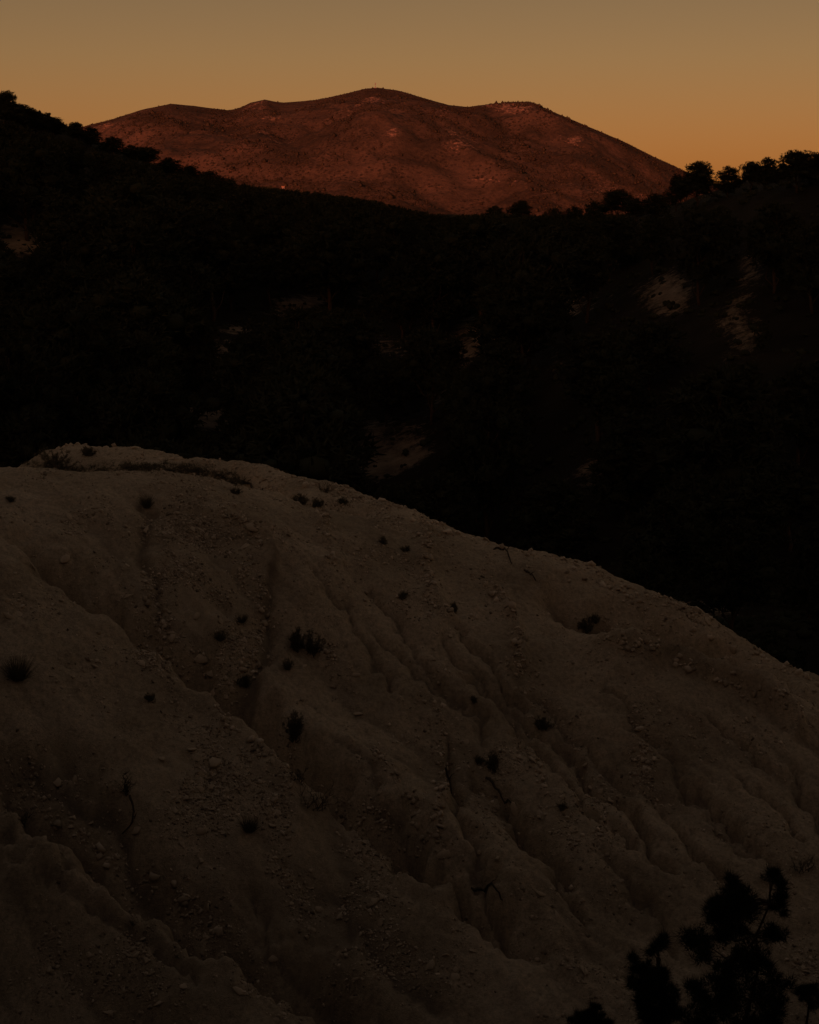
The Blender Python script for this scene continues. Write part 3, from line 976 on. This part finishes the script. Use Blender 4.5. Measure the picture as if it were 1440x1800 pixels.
# scrub and trees too small to tell apart on the mountain
N = 62000
mx = rng.uniform(-0.22, 0.20, N)
my = rng.uniform(3000, 5290, N)
my[:4000] = rng.uniform(5120, 5230, 4000)
mx = mx * my
mz = mt(mx, my)
mpx, mpy = proj(mx, my, mz)
rk = np.zeros(N)
for cx, cy, a, b, k in ROCKY:
    rk = np.maximum(rk, k * np.exp(-(((mpx - cx) / a) ** 2 + ((mpy - cy) / b) ** 2) ** 1.5))
dens = 0.5 + 1.7 * fbm(mx * 0.005, my * 0.003, 131, 4) - 0.8 * rk + 0.3 * np.clip((mpx - 900) / 200, 0, 1)
keep = rng.uniform(0, 1, N) < np.clip(dens, 0.06, 1)
mx, my, mz = mx[keep], my[keep], mz[keep]
n = len(mx)
OCT = np.array([(1, 0, 0), (0, 1, 0), (-1, 0, 0), (0, -1, 0), (0, 0, 1.3), (0, 0, -0.5)], float)
OF = np.array([(0, 1, 4), (1, 2, 4), (2, 3, 4), (3, 0, 4), (1, 0, 5), (2, 1, 5), (3, 2, 5), (0, 3, 5)])
r = rng.lognormal(0.62, 0.38, n) * np.where(my > 5100, 0.5, np.where(rng.uniform(0, 1, n) < 0.15, 1.5, 0.85))
V = OCT[None] * r[:, None, None] * rng.uniform(0.65, 1.3, (n, 6, 1)) + np.stack([mx, my, mz + 0.35 * r], -1)[:, None]
F = OF[None] + (np.arange(n) * 6)[:, None, None]
tag(mesh_obj('mountain_scrub', V.reshape(-1, 3), F.reshape(-1, 3), M_FARTREE), 'fine scrub and small trees speckling the red mountain', 'scrub', kind='stuff')

# ------------------------------------------------------------------ tiny things far off
def box(x0, x1, y0, y1, z0, z1):
    V = np.array([(x, y, z) for z in (z0, z1) for y in (y0, y1) for x in (x0, x1)], float)
    F = np.array([(0, 2, 3, 1), (4, 5, 7, 6), (0, 1, 5, 4), (2, 6, 7, 3), (0, 4, 6, 2), (1, 3, 7, 5)])
    return V, F


x, y, z = hit(660, 153.5, mt, 4900, 5400, 3000)
x, y = float(ray(660, 153)[0] * 5190), 5190.0
z = float(mt(x, y)) - 1
e = tag(empty('summit_mast', (x, y, z)), 'tiny thin mast standing on the highest mountain top', 'mast')
mesh_obj('pole', *tube([(0, 0, 0), (0, 0, 8), (0, 0, 17)], (0.9, 0.7, 0.4), 6), M_STEEL, e)
mesh_obj('base_hut', *box(-2.5, 2.5, -2, 2, 0, 3), M_STEEL, e)
mesh_obj('antenna_panel', *box(-1.6, 1.6, -0.9, -0.5, 11, 15), M_STEEL, e)

x, y, z = hit(498, 331, mt, 2720, 5000, 6000)
e = tag(empty('house', (x, y, z - 1.0)), 'tiny pale house just above the dark tree line left of centre', 'house')
mesh_obj('wall', *box(-3.6, 3.6, -3, 3, 0, 4.6), M_WALL, e)
rfV = np.array([(-3.9, -3.4, 4.5), (3.9, -3.4, 4.5), (3.9, 3.4, 4.5), (-3.9, 3.4, 4.5), (-3.9, 0, 6.2), (3.9, 0, 6.2)], float)
roof = mesh_obj('roof', rfV, np.array([(0, 1, 5), (0, 5, 4), (2, 3, 4), (2, 4, 5), (1, 2, 5), (3, 0, 4), (0, 3, 2), (0, 2, 1)]), M_ROOF, e)
mesh_obj('door', *box(-0.5, 0.5, -3.06, -2.9, 0, 2.1), M_DOOR, e)
for wx_ in (-2.2, 2.2):
    mesh_obj('window', *box(wx_ - 0.45, wx_ + 0.45, -3.05, -2.9, 2.2, 3.4), M_DOOR, e)
mesh_obj('chimney', *box(1.6, 2.3, 0.6, 1.2, 5.0, 7.0), M_WALL, roof)

# ------------------------------------------------------------------ stones on the slope
def flakes(rs, P, Nn, size, thick, tilt):
    """flat broken plates: P centres, Nn ground normals"""
    n = len(P)
    up = unit(Nn + tilt[:, None] * rs.normal(size=(n, 3)))
    a = unit(np.cross(up, rs.normal(size=(n, 3))))
    b = np.cross(up, a)
    asp = rs.uniform(0.45, 0.95, n)
    q = np.array([(-1, -1), (1, -1), (1, 1), (-1, 1)], float)
    V = np.zeros((n, 8, 3))
    for lv in (0, 1):
        j = q[None] * rs.uniform(0.55, 1.1, (n, 4, 2)) * (1.0 if lv == 0 else 0.86)
        V[:, 4 * lv:4 * lv + 4] = (P[:, None] + size[:, None, None] * 0.5 * (j[..., :1] * a[:, None] + (asp[:, None, None] * j[..., 1:]) * b[:, None])
                                   + (up * (thick * size * (lv - 0.35))[:, None])[:, None])
    F = np.array([(0, 3, 2, 1), (4, 5, 6, 7), (0, 1, 5, 4), (1, 2, 6, 5), (2, 3, 7, 6), (3, 0, 4, 7)])
    Fa = (F[None] + (np.arange(n) * 8)[:, None, None]).reshape(-1, 4)
    return V.reshape(-1, 3), Fa


N = 1500000
fx = rng.uniform(-13.5, 13.5, N)
fy = rng.uniform(25.5, 54, N)
fz = slope(fx, fy)
fpx, fpy = proj(fx, fy, fz)
sa_ = stony_at(fpx, fpy)
cl = np.clip(0.35 + 1.3 * fbm(fx * 0.8, fy * 0.8, 141, 3), 0, 1.4)
p = (0.035 + 0.42 * sa_) * cl
kp = rng.uniform(0, 1, N) < p
fx, fy, fz, sa_ = fx[kp], fy[kp], fz[kp], sa_[kp]
size = np.clip(rng.lognormal(math.log(0.044), 0.5, len(fx)), 0.016, 0.24)
nn = slope.normal(fx, fy)
# the largest plates in view become stones of their own further down
fpx, fpy = proj(fx, fy, fz)
inview = (fpx > 5) & (fpx < 1435) & (fpy < 1795) & (fpy > np.interp(fpx, cr_x, cr_y))
order = np.argsort(-np.where(inview, size / fy, 0))[:230]
PLATES = np.stack([fx, fy, fz, size], -1)[order]
rest = np.ones(len(fx), bool)
rest[order] = False
fx, fy, fz, size, nn = fx[rest], fy[rest], fz[rest], np.minimum(size[rest], 0.125), nn[rest]
print('FLAKES', len(fx))
FV, FF = flakes(rng, np.stack([fx, fy, fz], -1), nn, size, rng.uniform(0.15, 0.5, len(fx)), rng.uniform(0.15, 1.0, len(fx)))
tone = np.repeat(np.clip(rng.normal(0.55, 0.27, len(fx)), 0, 1), 8)
tag(mesh_obj('shale_gravel', FV, FF, M_FLAKE, attrs={'tone': tone}), 'small shale chips strewn over the pale marl slope', 'gravel', kind='stuff')

# upright edges of hard beds: broken strings of plates
BEDS = [[(390, 895), (412, 925), (432, 915), (455, 940), (458, 965)], [(566, 900), (575, 940), (580, 990)], [(745, 915), (750, 990), (762, 1060), (800, 1100)], [(860, 1030), (885, 1052), (905, 1090), (917, 1150), (906, 1190)],
        [(456, 1010), (466, 1060), (464, 1100), (445, 1165), (425, 1195)], [(770, 1240), (776, 1330), (770, 1420), (776, 1500)], [(582, 1130), (580, 1200)], [(1130, 1290), (1145, 1370), (1150, 1420)], [(300, 1080), (350, 1150), (420, 1215)],
        [(1030, 1120), (1100, 1142), (1180, 1156), (1260, 1192), (1340, 1225), (1430, 1280)], [(640, 1410), (720, 1485), (785, 1515)], [(255, 1000), (262, 1060), (290, 1100)], [(240, 1120), (330, 1205), (400, 1270), (470, 1330), (560, 1390), (640, 1450)],
        [(640, 1290), (690, 1360), (760, 1440)], [(940, 1330), (960, 1400), (940, 1450)], [(1010, 1390), (1060, 1450), (1050, 1500)], [(60, 1400), (170, 1500), (300, 1590), (420, 1660)]]
bp, bs = [], []
for line in BEDS:
    P = [on_slope(*p) for p in line]
    for a, b in zip(P, P[1:]):
        L = math.dist(a, b)
        for _ in range(int(L * 26)):
            t = rng.uniform()
            if perlin(np.array(a[0] * 1.7 + t * L), np.array(a[1]), 151) < -0.25:
                continue
            bp.append((a[0] + (b[0] - a[0]) * t + rng.normal(0, 0.07), a[1] + (b[1] - a[1]) * t + rng.normal(0, 0.07)))
            bs.append(float(np.clip(rng.lognormal(math.log(0.085), 0.45), 0.04, 0.26)))
for a, b in zip(SKY_CREST[3:], SKY_CREST[4:]):
    for _ in range(26):
        t = rng.uniform()
        x, y, z = at(a[0] + (b[0] - a[0]) * t, 0, a[2] + (b[2] - a[2]) * t)
        bp.append((float(x), float(y) + rng.normal(-0.2, 0.45)))
        bs.append(float(np.clip(rng.lognormal(math.log(0.10), 0.5), 0.04, 0.30)))
bp, bs = np.array(bp), np.array(bs)
FV, FF = flakes(rng, np.c_[bp, slope(bp[:, 0], bp[:, 1]) + 0.01], slope.normal(bp[:, 0], bp[:, 1]), bs, rng.uniform(0.2, 0.5, len(bp)), rng.uniform(0.3, 0.9, len(bp)))
tone = np.repeat(np.clip(rng.normal(0.68, 0.2, len(bp)), 0, 1), 8)
tag(mesh_obj('bedding_plates', FV, FF, M_FLAKE, attrs={'tone': tone}), 'broken rows of upright shale plates along hard beds in the slope', 'shale', kind='stuff')


def slab(seed, size, long, thick):
    """one broken plate of stone: uneven outline, bevelled upper edge"""
    rs = np.random.default_rng(seed)
    k = int(rs.integers(5, 8))
    th = np.sort((np.arange(k) + rs.uniform(-0.3, 0.3, k)) * 2 * math.pi / k)
    rad = rs.uniform(0.6, 1.2, k)
    ring = np.stack([np.cos(th) * rad * long, np.sin(th) * rad], -1) * size * 0.5
    V = []
    for z, s_ in ((-0.5, 0.92), (0.25, 1.0), (0.5, 0.84)):
        V += [(x * s_, y * s_, thick * size * (z + rs.uniform(-0.06, 0.06))) for x, y in ring]
    F = []
    for lv in range(2):
        for j in range(k):
            a, b = lv * k + j, lv * k + (j + 1) % k
            F += [(a, b, b + k), (a, b + k, a + k)]
    for j in range(1, k - 1):
        F += [(0, j + 1, j), (2 * k, 2 * k + j, 2 * k + j + 1)]
    return np.array(V), np.array(F)


STONES = [(378, 1343, 36, 1.5, 'largest pale stone slab, lying right of the middle of the lower left slope'),
          (352, 1463, 24, 1.1, 'pale rounded slab below the largest one, near the grass tuft'),
          (285, 1334, 17, 1.5, 'small pale slab up and to the left of the largest slab'),
          (288, 1101, 16, 1.3, 'pale stone at the top of the stone run in the upper main gully'),
          (302, 1122, 17, 1.2, 'pale stone second down the stone run in the upper main gully'),
          (352, 1162, 22, 1.4, 'pale flat stone in the main gully below the stone run'),
          (372, 1186, 18, 1.3, 'stone in the main gully just above its dark cut'),
          (408, 1215, 18, 1.7, 'narrow stone lying in the dark cut of the main gully'),
          (115, 985, 22, 1.3, 'lump of pale rock on the smooth upper left slope'),
          (535, 1172, 11, 1.1, 'little stone just below the double bush'),
          (627, 1187, 13, 1.6, 'small bright stone to the lower right of the double bush'),
          (345, 1085, 18, 1.6, 'pale upright plate in the stony band above the main gully'),
          (445, 930, 26, 1.2, 'rounded block at the top of the curved hard bed on the upper slope'),
          (430, 962, 20, 1.5, 'block below the rounded one on the curved hard bed'),
          (1020, 1128, 15, 1.4, 'stone on the rim of the hollow beside the curved shrub'),
          (1245, 1092, 20, 1.6, 'stone on the right crest above the dark valley'),
          (905, 1425, 22, 2.0, 'long stone at the end of the straight rill in the lower right slope'),
          (780, 1505, 24, 1.6, 'pale plate where the hard bed meets the main gully'),
          (600, 1445, 20, 1.5, 'pale plate on the left lip of the lower main gully'),
          (1040, 1385, 18, 1.4, 'stone beside the rill right of the small lone tuft'),
          (100, 1375, 20, 1.5, 'stone in the stony patch at the left edge below the grass tuft'),
          (240, 1462, 20, 1.6, 'stone at the foot of the thin dark shrub in the left gully'),
          (560, 1600, 18, 1.5, 'stone in the lower middle scree under the dead shrub'),
          (480, 1690, 20, 1.5, 'stone in the bottom scree right of the lower left gully'),
          (420, 1745, 22, 1.6, 'stone near the bottom edge in the left scree'),
          (650, 1640, 16, 1.5, 'small stone on the bottom middle slope between the two gullies'),
          (480, 1340, 18, 1.5, 'stone on the left lip of the main gully beside the gully bush')]
M_STONE = mat_flat('pale_slab', (0.60, 0.495, 0.37), 0.12, 9)
for i, (px, py, w, lg, lab) in enumerate(STONES):
    x, y, z = on_slope(px, py)
    sz = w * y / 3000
    V, F = slab(900 + i, sz / lg ** 0.5, lg, 0.28)
    o = mesh_obj('stone', V, F, M_STONE)
    nrm = slope.normal(np.array(x), np.array(y), 0.3)
    nrm = nrm + rng.normal(0, 0.22, 3)
    o.location = (x, y, z + 0.02 * sz)
    q = Vector(nrm).to_track_quat('Z', 'Y')
    o.rotation_mode = 'QUATERNION'
    o.rotation_quaternion = q @ Quaternion((0, 0, 1), float(rng.uniform(0, 3.14)))
    tag(o, lab, 'stone', 'larger loose stones on the marl slope')
plate_data = []
for i in range(8):
    V, F = slab(950 + i, 1.0, (1.2, 1.5, 1.8, 1.35, 1.1, 2.0, 1.6, 1.4)[i], (0.22, 0.3, 0.18, 0.4, 0.3, 0.2, 0.35, 0.26)[i])
    plate_data.append(mesh_data('shale_plate', (V, F), M_STONE))
for i, (x, y, z, sz) in enumerate(PLATES):
    o = bpy.data.objects.new('shale_plate', plate_data[i % 8])
    COL.objects.link(o)
    nrm = slope.normal(np.array(x), np.array(y), 0.3) + rng.normal(0, 0.35, 3)
    o.location = (x, y, z)
    o.scale = (sz * 0.85,) * 3
    o.rotation_mode = 'QUATERNION'
    o.rotation_quaternion = Vector(nrm).to_track_quat('Z', 'Y') @ Quaternion((0, 0, 1), float(rng.uniform(0, 6.28)))
    tag(o, 'small flat shale plate lying loose among the chips on the marl slope', 'stone', 'loose shale plates on the marl slope')

# ------------------------------------------------------------------ shrubs and tufts on the slope
def make_shrub(px, py, w, h, kind, label, seed, cat='shrub'):
    """px, py: foot in the photograph; w, h: size in the photograph"""
    rs = np.random.default_rng(seed)
    x, y, z = on_slope(px, py)
    k = y / 3000
    W, H = w * k, h * k
    nm = {'bush': 'shrub', 'tuft': 'grass_tuft', 'twig': 'dry_shrub'}[kind]
    e = tag(empty(nm, (x, y, z - 0.01)), label, cat)
    stems = []
    if kind == 'tuft':
        n = int(26 + 170 * W)
        a = rs.uniform(0, 6.28, n)
        r = np.sqrt(rs.uniform(0, 1, n)) * W * 0.16
        P = np.stack([r * np.cos(a), r * np.sin(a), 0 * r], -1)
        out = np.stack([np.cos(a), np.sin(a), 0 * a], -1)
        lean = W / (2 * H)
        D = unit(out * rs.uniform(0.1, 1.5, (n, 1)) * lean + np.array([0, 0, 1.0]))
        VF = blades(rs, P, D, H * 0.85, 0.011, 3, 0.22)
        mesh_obj('grass_blades', VF[0], VF[1], M_SHRUB, e)
        for _ in range(4):
            d = D[rs.integers(n)]
            stems.append(tube(bent(rs, (0, 0, -0.03), d * H * 0.8, 4, 0.05), (0.008, 0.007, 0.005, 0.003), 4))
        mesh_obj('stems', *join(stems), M_TWIG, e)
        return e
    nb = int(np.clip(10 + 26 * W, 10, 26)) if kind == 'bush' else 9
    LP, LD = [], []
    # a couple of leaning sub-clumps keep the outline uneven
    subs = [(rs.uniform(-0.25, 0.25) * W, rs.uniform(-0.2, 0.2) * W, rs.uniform(0.6, 1.05)) for _ in range(3)]
    for i in range(nb):
        sx, sy, sh = subs[i % 3]
        a = rs.uniform(0, 6.28)
        rr = W * 0.42 * rs.uniform(0.1, 1.0)
        c = np.array((sx + rr * math.cos(a), sy + rr * math.sin(a), H * sh * rs.uniform(0.45, 1.0) * (1 - 0.35 * (rr / (0.42 * W)) ** 2)))
        root = np.array((sx * 0.4, sy * 0.4, -0.05))
        path = bent(rs, root, c, 6, 0.07)
        stems.append(tube(path, np.linspace(0.010, 0.003, 6), 4))
        if kind == 'twig':
            for _ in range(4):
                m = path[rs.integers(2, 6)]
                stems.append(tube(bent(rs, m, m + unit(c * 0.6 + rs.normal(size=3) * H * 0.5 + np.array([0, 0, .1])) * rs.uniform(0.2, 0.5) * H, 4, 0.12), np.linspace(0.006, 0.002, 4), 4))
        n = int((42 if kind == 'bush' else 9) * (0.4 + H) * (0.55 if w < 24 else 1.0))
        t = rs.uniform(0.25, 1.05, n)
        p = np.stack([np.interp(t * 5, range(6), path[:, q]) for q in range(3)], -1) + rs.normal(0, 0.022, (n, 3))
        LP.append(p)
        LD.append(unit(unit(c - root) + 0.45 * rs.normal(size=(n, 3))))
    mesh_obj('stems', *join(stems), M_TWIG, e)
    VF = blades(rs, np.concatenate(LP), np.concatenate(LD), 0.07, 0.010, 4, 0.45)
    mesh_obj('leaves', VF[0], VF[1], M_SHRUB, e)
    return e


SHRUBS = [(522, 1143, 34, 46, 'bush', 'left half of the double bush in the middle of the slope, upright'),
          (548, 1152, 38, 46, 'bush', 'right half of the double bush in the middle of the slope, darker and fuller'),
          (507, 1176, 22, 22, 'bush', 'small bush just below the double bush on its left'),
          (516, 1303, 44, 62, 'bush', 'dark bush growing in the main gully below the double bush'),
          (32, 1196, 62, 56, 'tuft', 'spreading dark grass tuft near the left edge of the slope'),
          (550, 1425, 74, 56, 'twig', 'straggling dead shrub beside the lower main gully'),
          (525, 1372, 34, 30, 'twig', 'small dead shrub just above the straggling dead shrub'),
          (438, 1462, 46, 36, 'tuft', 'dark grass tuft left of the straggling dead shrub'),
          (258, 893, 30, 30, 'tuft', 'small tuft on the upper slope below the front crest'),
          (955, 1281, 44, 26, 'bush', 'low dark bush on the right half of the slope'),
          (869, 1354, 26, 48, 'bush', 'upright narrow bush below and left of the low right-hand bush'),
          (842, 1342, 18, 16, 'bush', 'tiny dark bush touching the upright narrow bush'),
          (1030, 1112, 26, 36, 'bush', 'curved dark shrub at the rim of the hollow near the right crest'),
          (1046, 1092, 26, 16, 'bush', 'small bush above the curved shrub in the hollow'),
          (798, 1075, 20, 20, 'bush', 'small round bush on the upper middle slope'),
          (706, 1051, 22, 12, 'bush', 'tiny low bush left of the small round bush on the upper slope'),
          (990, 1422, 20, 14, 'bush', 'tiny lone bush in the middle of the lower right slope'),
          (388, 1126, 30, 26, 'tuft', 'faint tuft in the stony band above the main gully'),
          (424, 1094, 34, 20, 'tuft', 'low dry tuft in the stony band, right of the faint one'),
          (224, 1395, 20, 50, 'twig', 'thin dark upright shrub in the lower left gully'),
          (430, 1206, 26, 22, 'bush', 'small bush at the head of the dark cut in the main gully'),
          (265, 1230, 16, 14, 'bush', 'tiny bush on the bare left slope below the main gully head'),
          (105, 822, 86, 42, 'bush', 'broad black bush on the back ridge at the left'),
          (158, 802, 32, 24, 'bush', 'small bush on the crest of the back ridge at the left'),
          (346, 832, 20, 14, 'bush', 'tiny bush on the back ridge right of the front dome'),
          (530, 884, 34, 16, 'bush', 'flat dark bush in the hollow behind the crest, left of the row'),
          (560, 888, 26, 12, 'bush', 'flat dark bush in the hollow behind the crest, middle of the row'),
          (600, 886, 20, 14, 'bush', 'flat dark bush in the hollow behind the crest, right end of the row'),
          (572, 866, 20, 24, 'twig', 'twiggy shrub on the far rim above the row of flat bushes'),
          (676, 956, 18, 14, 'bush', 'tiny bush on the upper slope right of the hollow'),
          (712, 968, 22, 10, 'bush', 'tiny flat bush just right of the one below the hollow'),
          (830, 1233, 14, 10, 'bush', 'tiny bush on the middle slope left of the low right-hand bush'),
          (415, 868, 14, 12, 'bush', 'tiny bush below the fallen log near the front crest'),
          (45, 1450, 46, 34, 'twig', 'dry shrub on the bank at the lower left edge'),
          (15, 880, 20, 10, 'bush', 'tiny bush on the smooth slope at the upper left edge'),
          (1410, 1530, 54, 34, 'twig', 'dry shrub at the right edge above the near pine'),
          (1345, 1545, 30, 20, 'twig', 'small dry shrub just behind the top of the near pine')]
for i, a in enumerate(SHRUBS):
    make_shrub(*a, 500 + i, 'grass tuft' if a[4] == 'tuft' else 'shrub')

# low scrub in the dip behind the front crest
srs = np.random.default_rng(61)
sc_ = []
for _ in range(420):
    px = srs.uniform(-30, 430)
    x, y, z = on_slope(px, float(np.interp(px, [p[0] for p in FRONT_CREST], [p[1] for p in FRONT_CREST])) - srs.uniform(3, 22) * srs.uniform(0.2, 1))
    if y < 47.5 and px < 330:
        continue
    r = srs.uniform(0.04, 0.16)
    P = np.array([x, y, z]) + srs.normal(0, 0.6 * r, (10, 3)) * np.array([1, 1, 0.2])
    sc_.append(blades(srs, P, rand_dirs(srs, 10, 0.1), 1.3 * r, 0.012, 4, 0.5))
V, F = join(sc_)
tag(mesh_obj('low_scrub', V, F, M_SHRUB), 'low dark scrub in the dip between the front shoulder and the back ridge', 'scrub', kind='stuff')

# dead wood lying on the slope
STICKS = [([(868, 966), (884, 968), (893, 976), (900, 992)], 0.035, 'bent dead branch lying near the crest right of the middle'),
          ([(922, 1003), (932, 1011), (942, 1021)], 0.03, 'short dead stick below the bent branch near the crest'),
          ([(408, 850), (425, 849), (442, 853), (462, 862)], 0.05, 'fallen log lying along the crest left of the middle'),
          ([(828, 1562), (850, 1565), (872, 1572), (884, 1586)], 0.035, 'arched root sticking out above the lower main gully'),
          ([(855, 1368), (875, 1392), (895, 1412), (910, 1428)], 0.035, 'straight dead branch lying in a rill on the lower right slope'),
          ([(783, 1348), (790, 1372), (794, 1395)], 0.03, 'dark exposed root along the rill below the upright narrow bush'),
          ([(228, 1400), (236, 1425), (232, 1450), (215, 1468)], 0.025, 'thin curved root hanging below the thin upright shrub')]
for line, r, lab in STICKS:
    P = [on_slope(*p) for p in line]
    t_ = np.linspace(0, len(P) - 1, 12)
    path = np.stack([np.interp(t_, range(len(P)), [p[i] for p in P]) for i in range(3)], -1)
    path[:, 2] = slope(path[:, 0], path[:, 1]) + r * 0.6 + 0.03 * np.sin(np.linspace(0, 3.14, 12)) + 0.02 * rng.normal(size=12)
    o0 = path[0].copy()
    e = tag(empty('dead_branch', o0), lab, 'branch')
    mesh_obj('stem', *tube(path - o0, np.linspace(r, r * 0.45, 12) * rng.uniform(0.85, 1.15, 12), 6), M_TWIG, e)
    m = path[6] - o0
    mesh_obj('side_twig', *tube(bent(rng, m, m + np.array([0.10, -0.05, 0.12]), 4, 0.1), (r * 0.4, r * 0.35, r * 0.25, r * 0.15), 4), M_TWIG, e)

# ------------------------------------------------------------------ near pine and its neighbours at the bottom right
def near_pine(name, foot_px, d, clumps, label, cat, seed, depth, per=70, tl=0.11, tw=0.012):
    rs = np.random.default_rng(seed)
    x, y, _ = at(foot_px, 1850, d)
    x, y = float(x), float(y)
    z = float(slope(x, y)) - 0.05
    e = tag(empty(name, (x, y, z)), label, cat)
    C, R = [], []
    for px, py, r in clumps:
        dd = d + rs.uniform(-1, 1) * depth * (1.0 if r > 14 else 0.4)
        C.append(np.array(at(px, py, dd), float) - np.array((x, y, z)))
        R.append(1.3 * r * d / 3000)
    C, R = np.array(C), np.array(R)
    extra = C + rs.normal(0, 0.10, C.shape) * np.array([0.9, 2.4, 0.9])
    top = C[np.argmax(C[:, 2])]
    path = bent(rs, (0, 0, -0.2), top, 9, 0.012)
    trunk = mesh_obj('trunk', *tube(path, np.linspace(0.055, 0.012, 9), 7), M_BARK, e)
    for c in C:
        k = int(np.clip(np.searchsorted(path[:, 2], c[2] - 0.35 * np.hypot(c[0] - top[0], c[1] - top[1]) - 0.05), 1, 7))
        mesh_obj('branch', *tube(bent(rs, path[k], c, 5, 0.07), np.linspace(0.020, 0.006, 5), 5), M_BARK, trunk)
    # fill between neighbouring clumps so that the crown reads as one ragged mass
    dd_ = np.linalg.norm(C[:, None] - C[None], axis=2) + 9 * np.eye(len(C))
    prs = [(i, j) for i in range(len(C)) for j in np.argsort(dd_[i])[:2] if dd_[i, j] < 0.55]
    fill = np.array([C[i] * 0.5 + C[j] * 0.5 + rs.normal(0, 0.05, 3) for i, j in prs])
    fr_ = np.array([0.62 * min(R[i], R[j]) for i, j in prs])
    CC = np.concatenate([C, extra, fill])
    RR = np.concatenate([R * 0.85, R * 0.75, fr_])
    m = 6
    sub = np.repeat(CC, m, 0) + np.repeat(RR, m)[:, None] * rand_dirs(rs, len(CC) * m) * rs.uniform(0.2, 0.95, (len(CC) * m, 1))
    VF = foliage(rs, sub, np.repeat(RR, m) * rs.uniform(0.2, 0.65, len(sub)), 1.0, per * 0.15, 5, 1.55 * tl, 0.85 * tw, 0, 0.8, 0.75)
    mesh_obj('crown', VF[0], VF[1], M_LEAF, e)
    return e


near_pine('pine_tree', 1292, 30.7,
          [(1285, 1547, 12), (1281, 1566, 16), (1290, 1585, 20), (1310, 1583, 20), (1262, 1590, 16), (1252, 1602, 18), (1285, 1612, 26), (1320, 1603, 18), (1262, 1636, 22), (1295, 1645, 26), (1228, 1656, 20), (1205, 1650, 14), (1236, 1678, 20),
           (1300, 1688, 28), (1348, 1640, 18), (1366, 1650, 13), (1372, 1562, 8), (1354, 1536, 9), (1365, 1540, 7), (1376, 1596, 10), (1362, 1596, 7), (1335, 1700, 22), (1362, 1720, 16), (1272, 1712, 24), (1290, 1752, 34), (1338, 1758, 30), (1252, 1772, 28), (1228, 1742, 18),
           (1372, 1760, 16), (1300, 1800, 40), (1226, 1805, 26), (1360, 1805, 28), (1290, 1850, 42), (1240, 1850, 32), (1345, 1850, 34)],
          'black young pine rising from the bottom edge at the right', 'pine tree', 77, 0.55)
near_pine('pine_tree', 1150, 30.4,
          [(1158, 1662, 12), (1150, 1672, 9), (1112, 1690, 8), (1124, 1708, 12), (1135, 1722, 17), (1160, 1715, 15), (1172, 1735, 16), (1112, 1735, 8), (1140, 1752, 22), (1168, 1760, 18), (1128, 1772, 14), (1190, 1790, 16), (1150, 1790, 20), (1150, 1830, 26)],
          'bushy pine sapling at the left foot of the near black pine', 'pine tree', 78, 0.35, 60)
near_pine('shrub', 1042, 30.6, [(1038, 1786, 9), (1046, 1776, 6), (1022, 1798, 10), (1058, 1798, 10), (1040, 1812, 16), (1075, 1810, 8), (1010, 1815, 8)],
          'low black shrub on the bottom edge left of the near pine', 'shrub', 79, 0.2, 50, 0.09, 0.011)
near_pine('shrub', 1418, 31.2, [(1405, 1745, 7), (1420, 1738, 8), (1432, 1748, 8), (1415, 1758, 10), (1440, 1762, 9)],
          'small dark shrub at the right edge beside the near pine', 'shrub', 80, 0.2, 34, 0.08, 0.011)
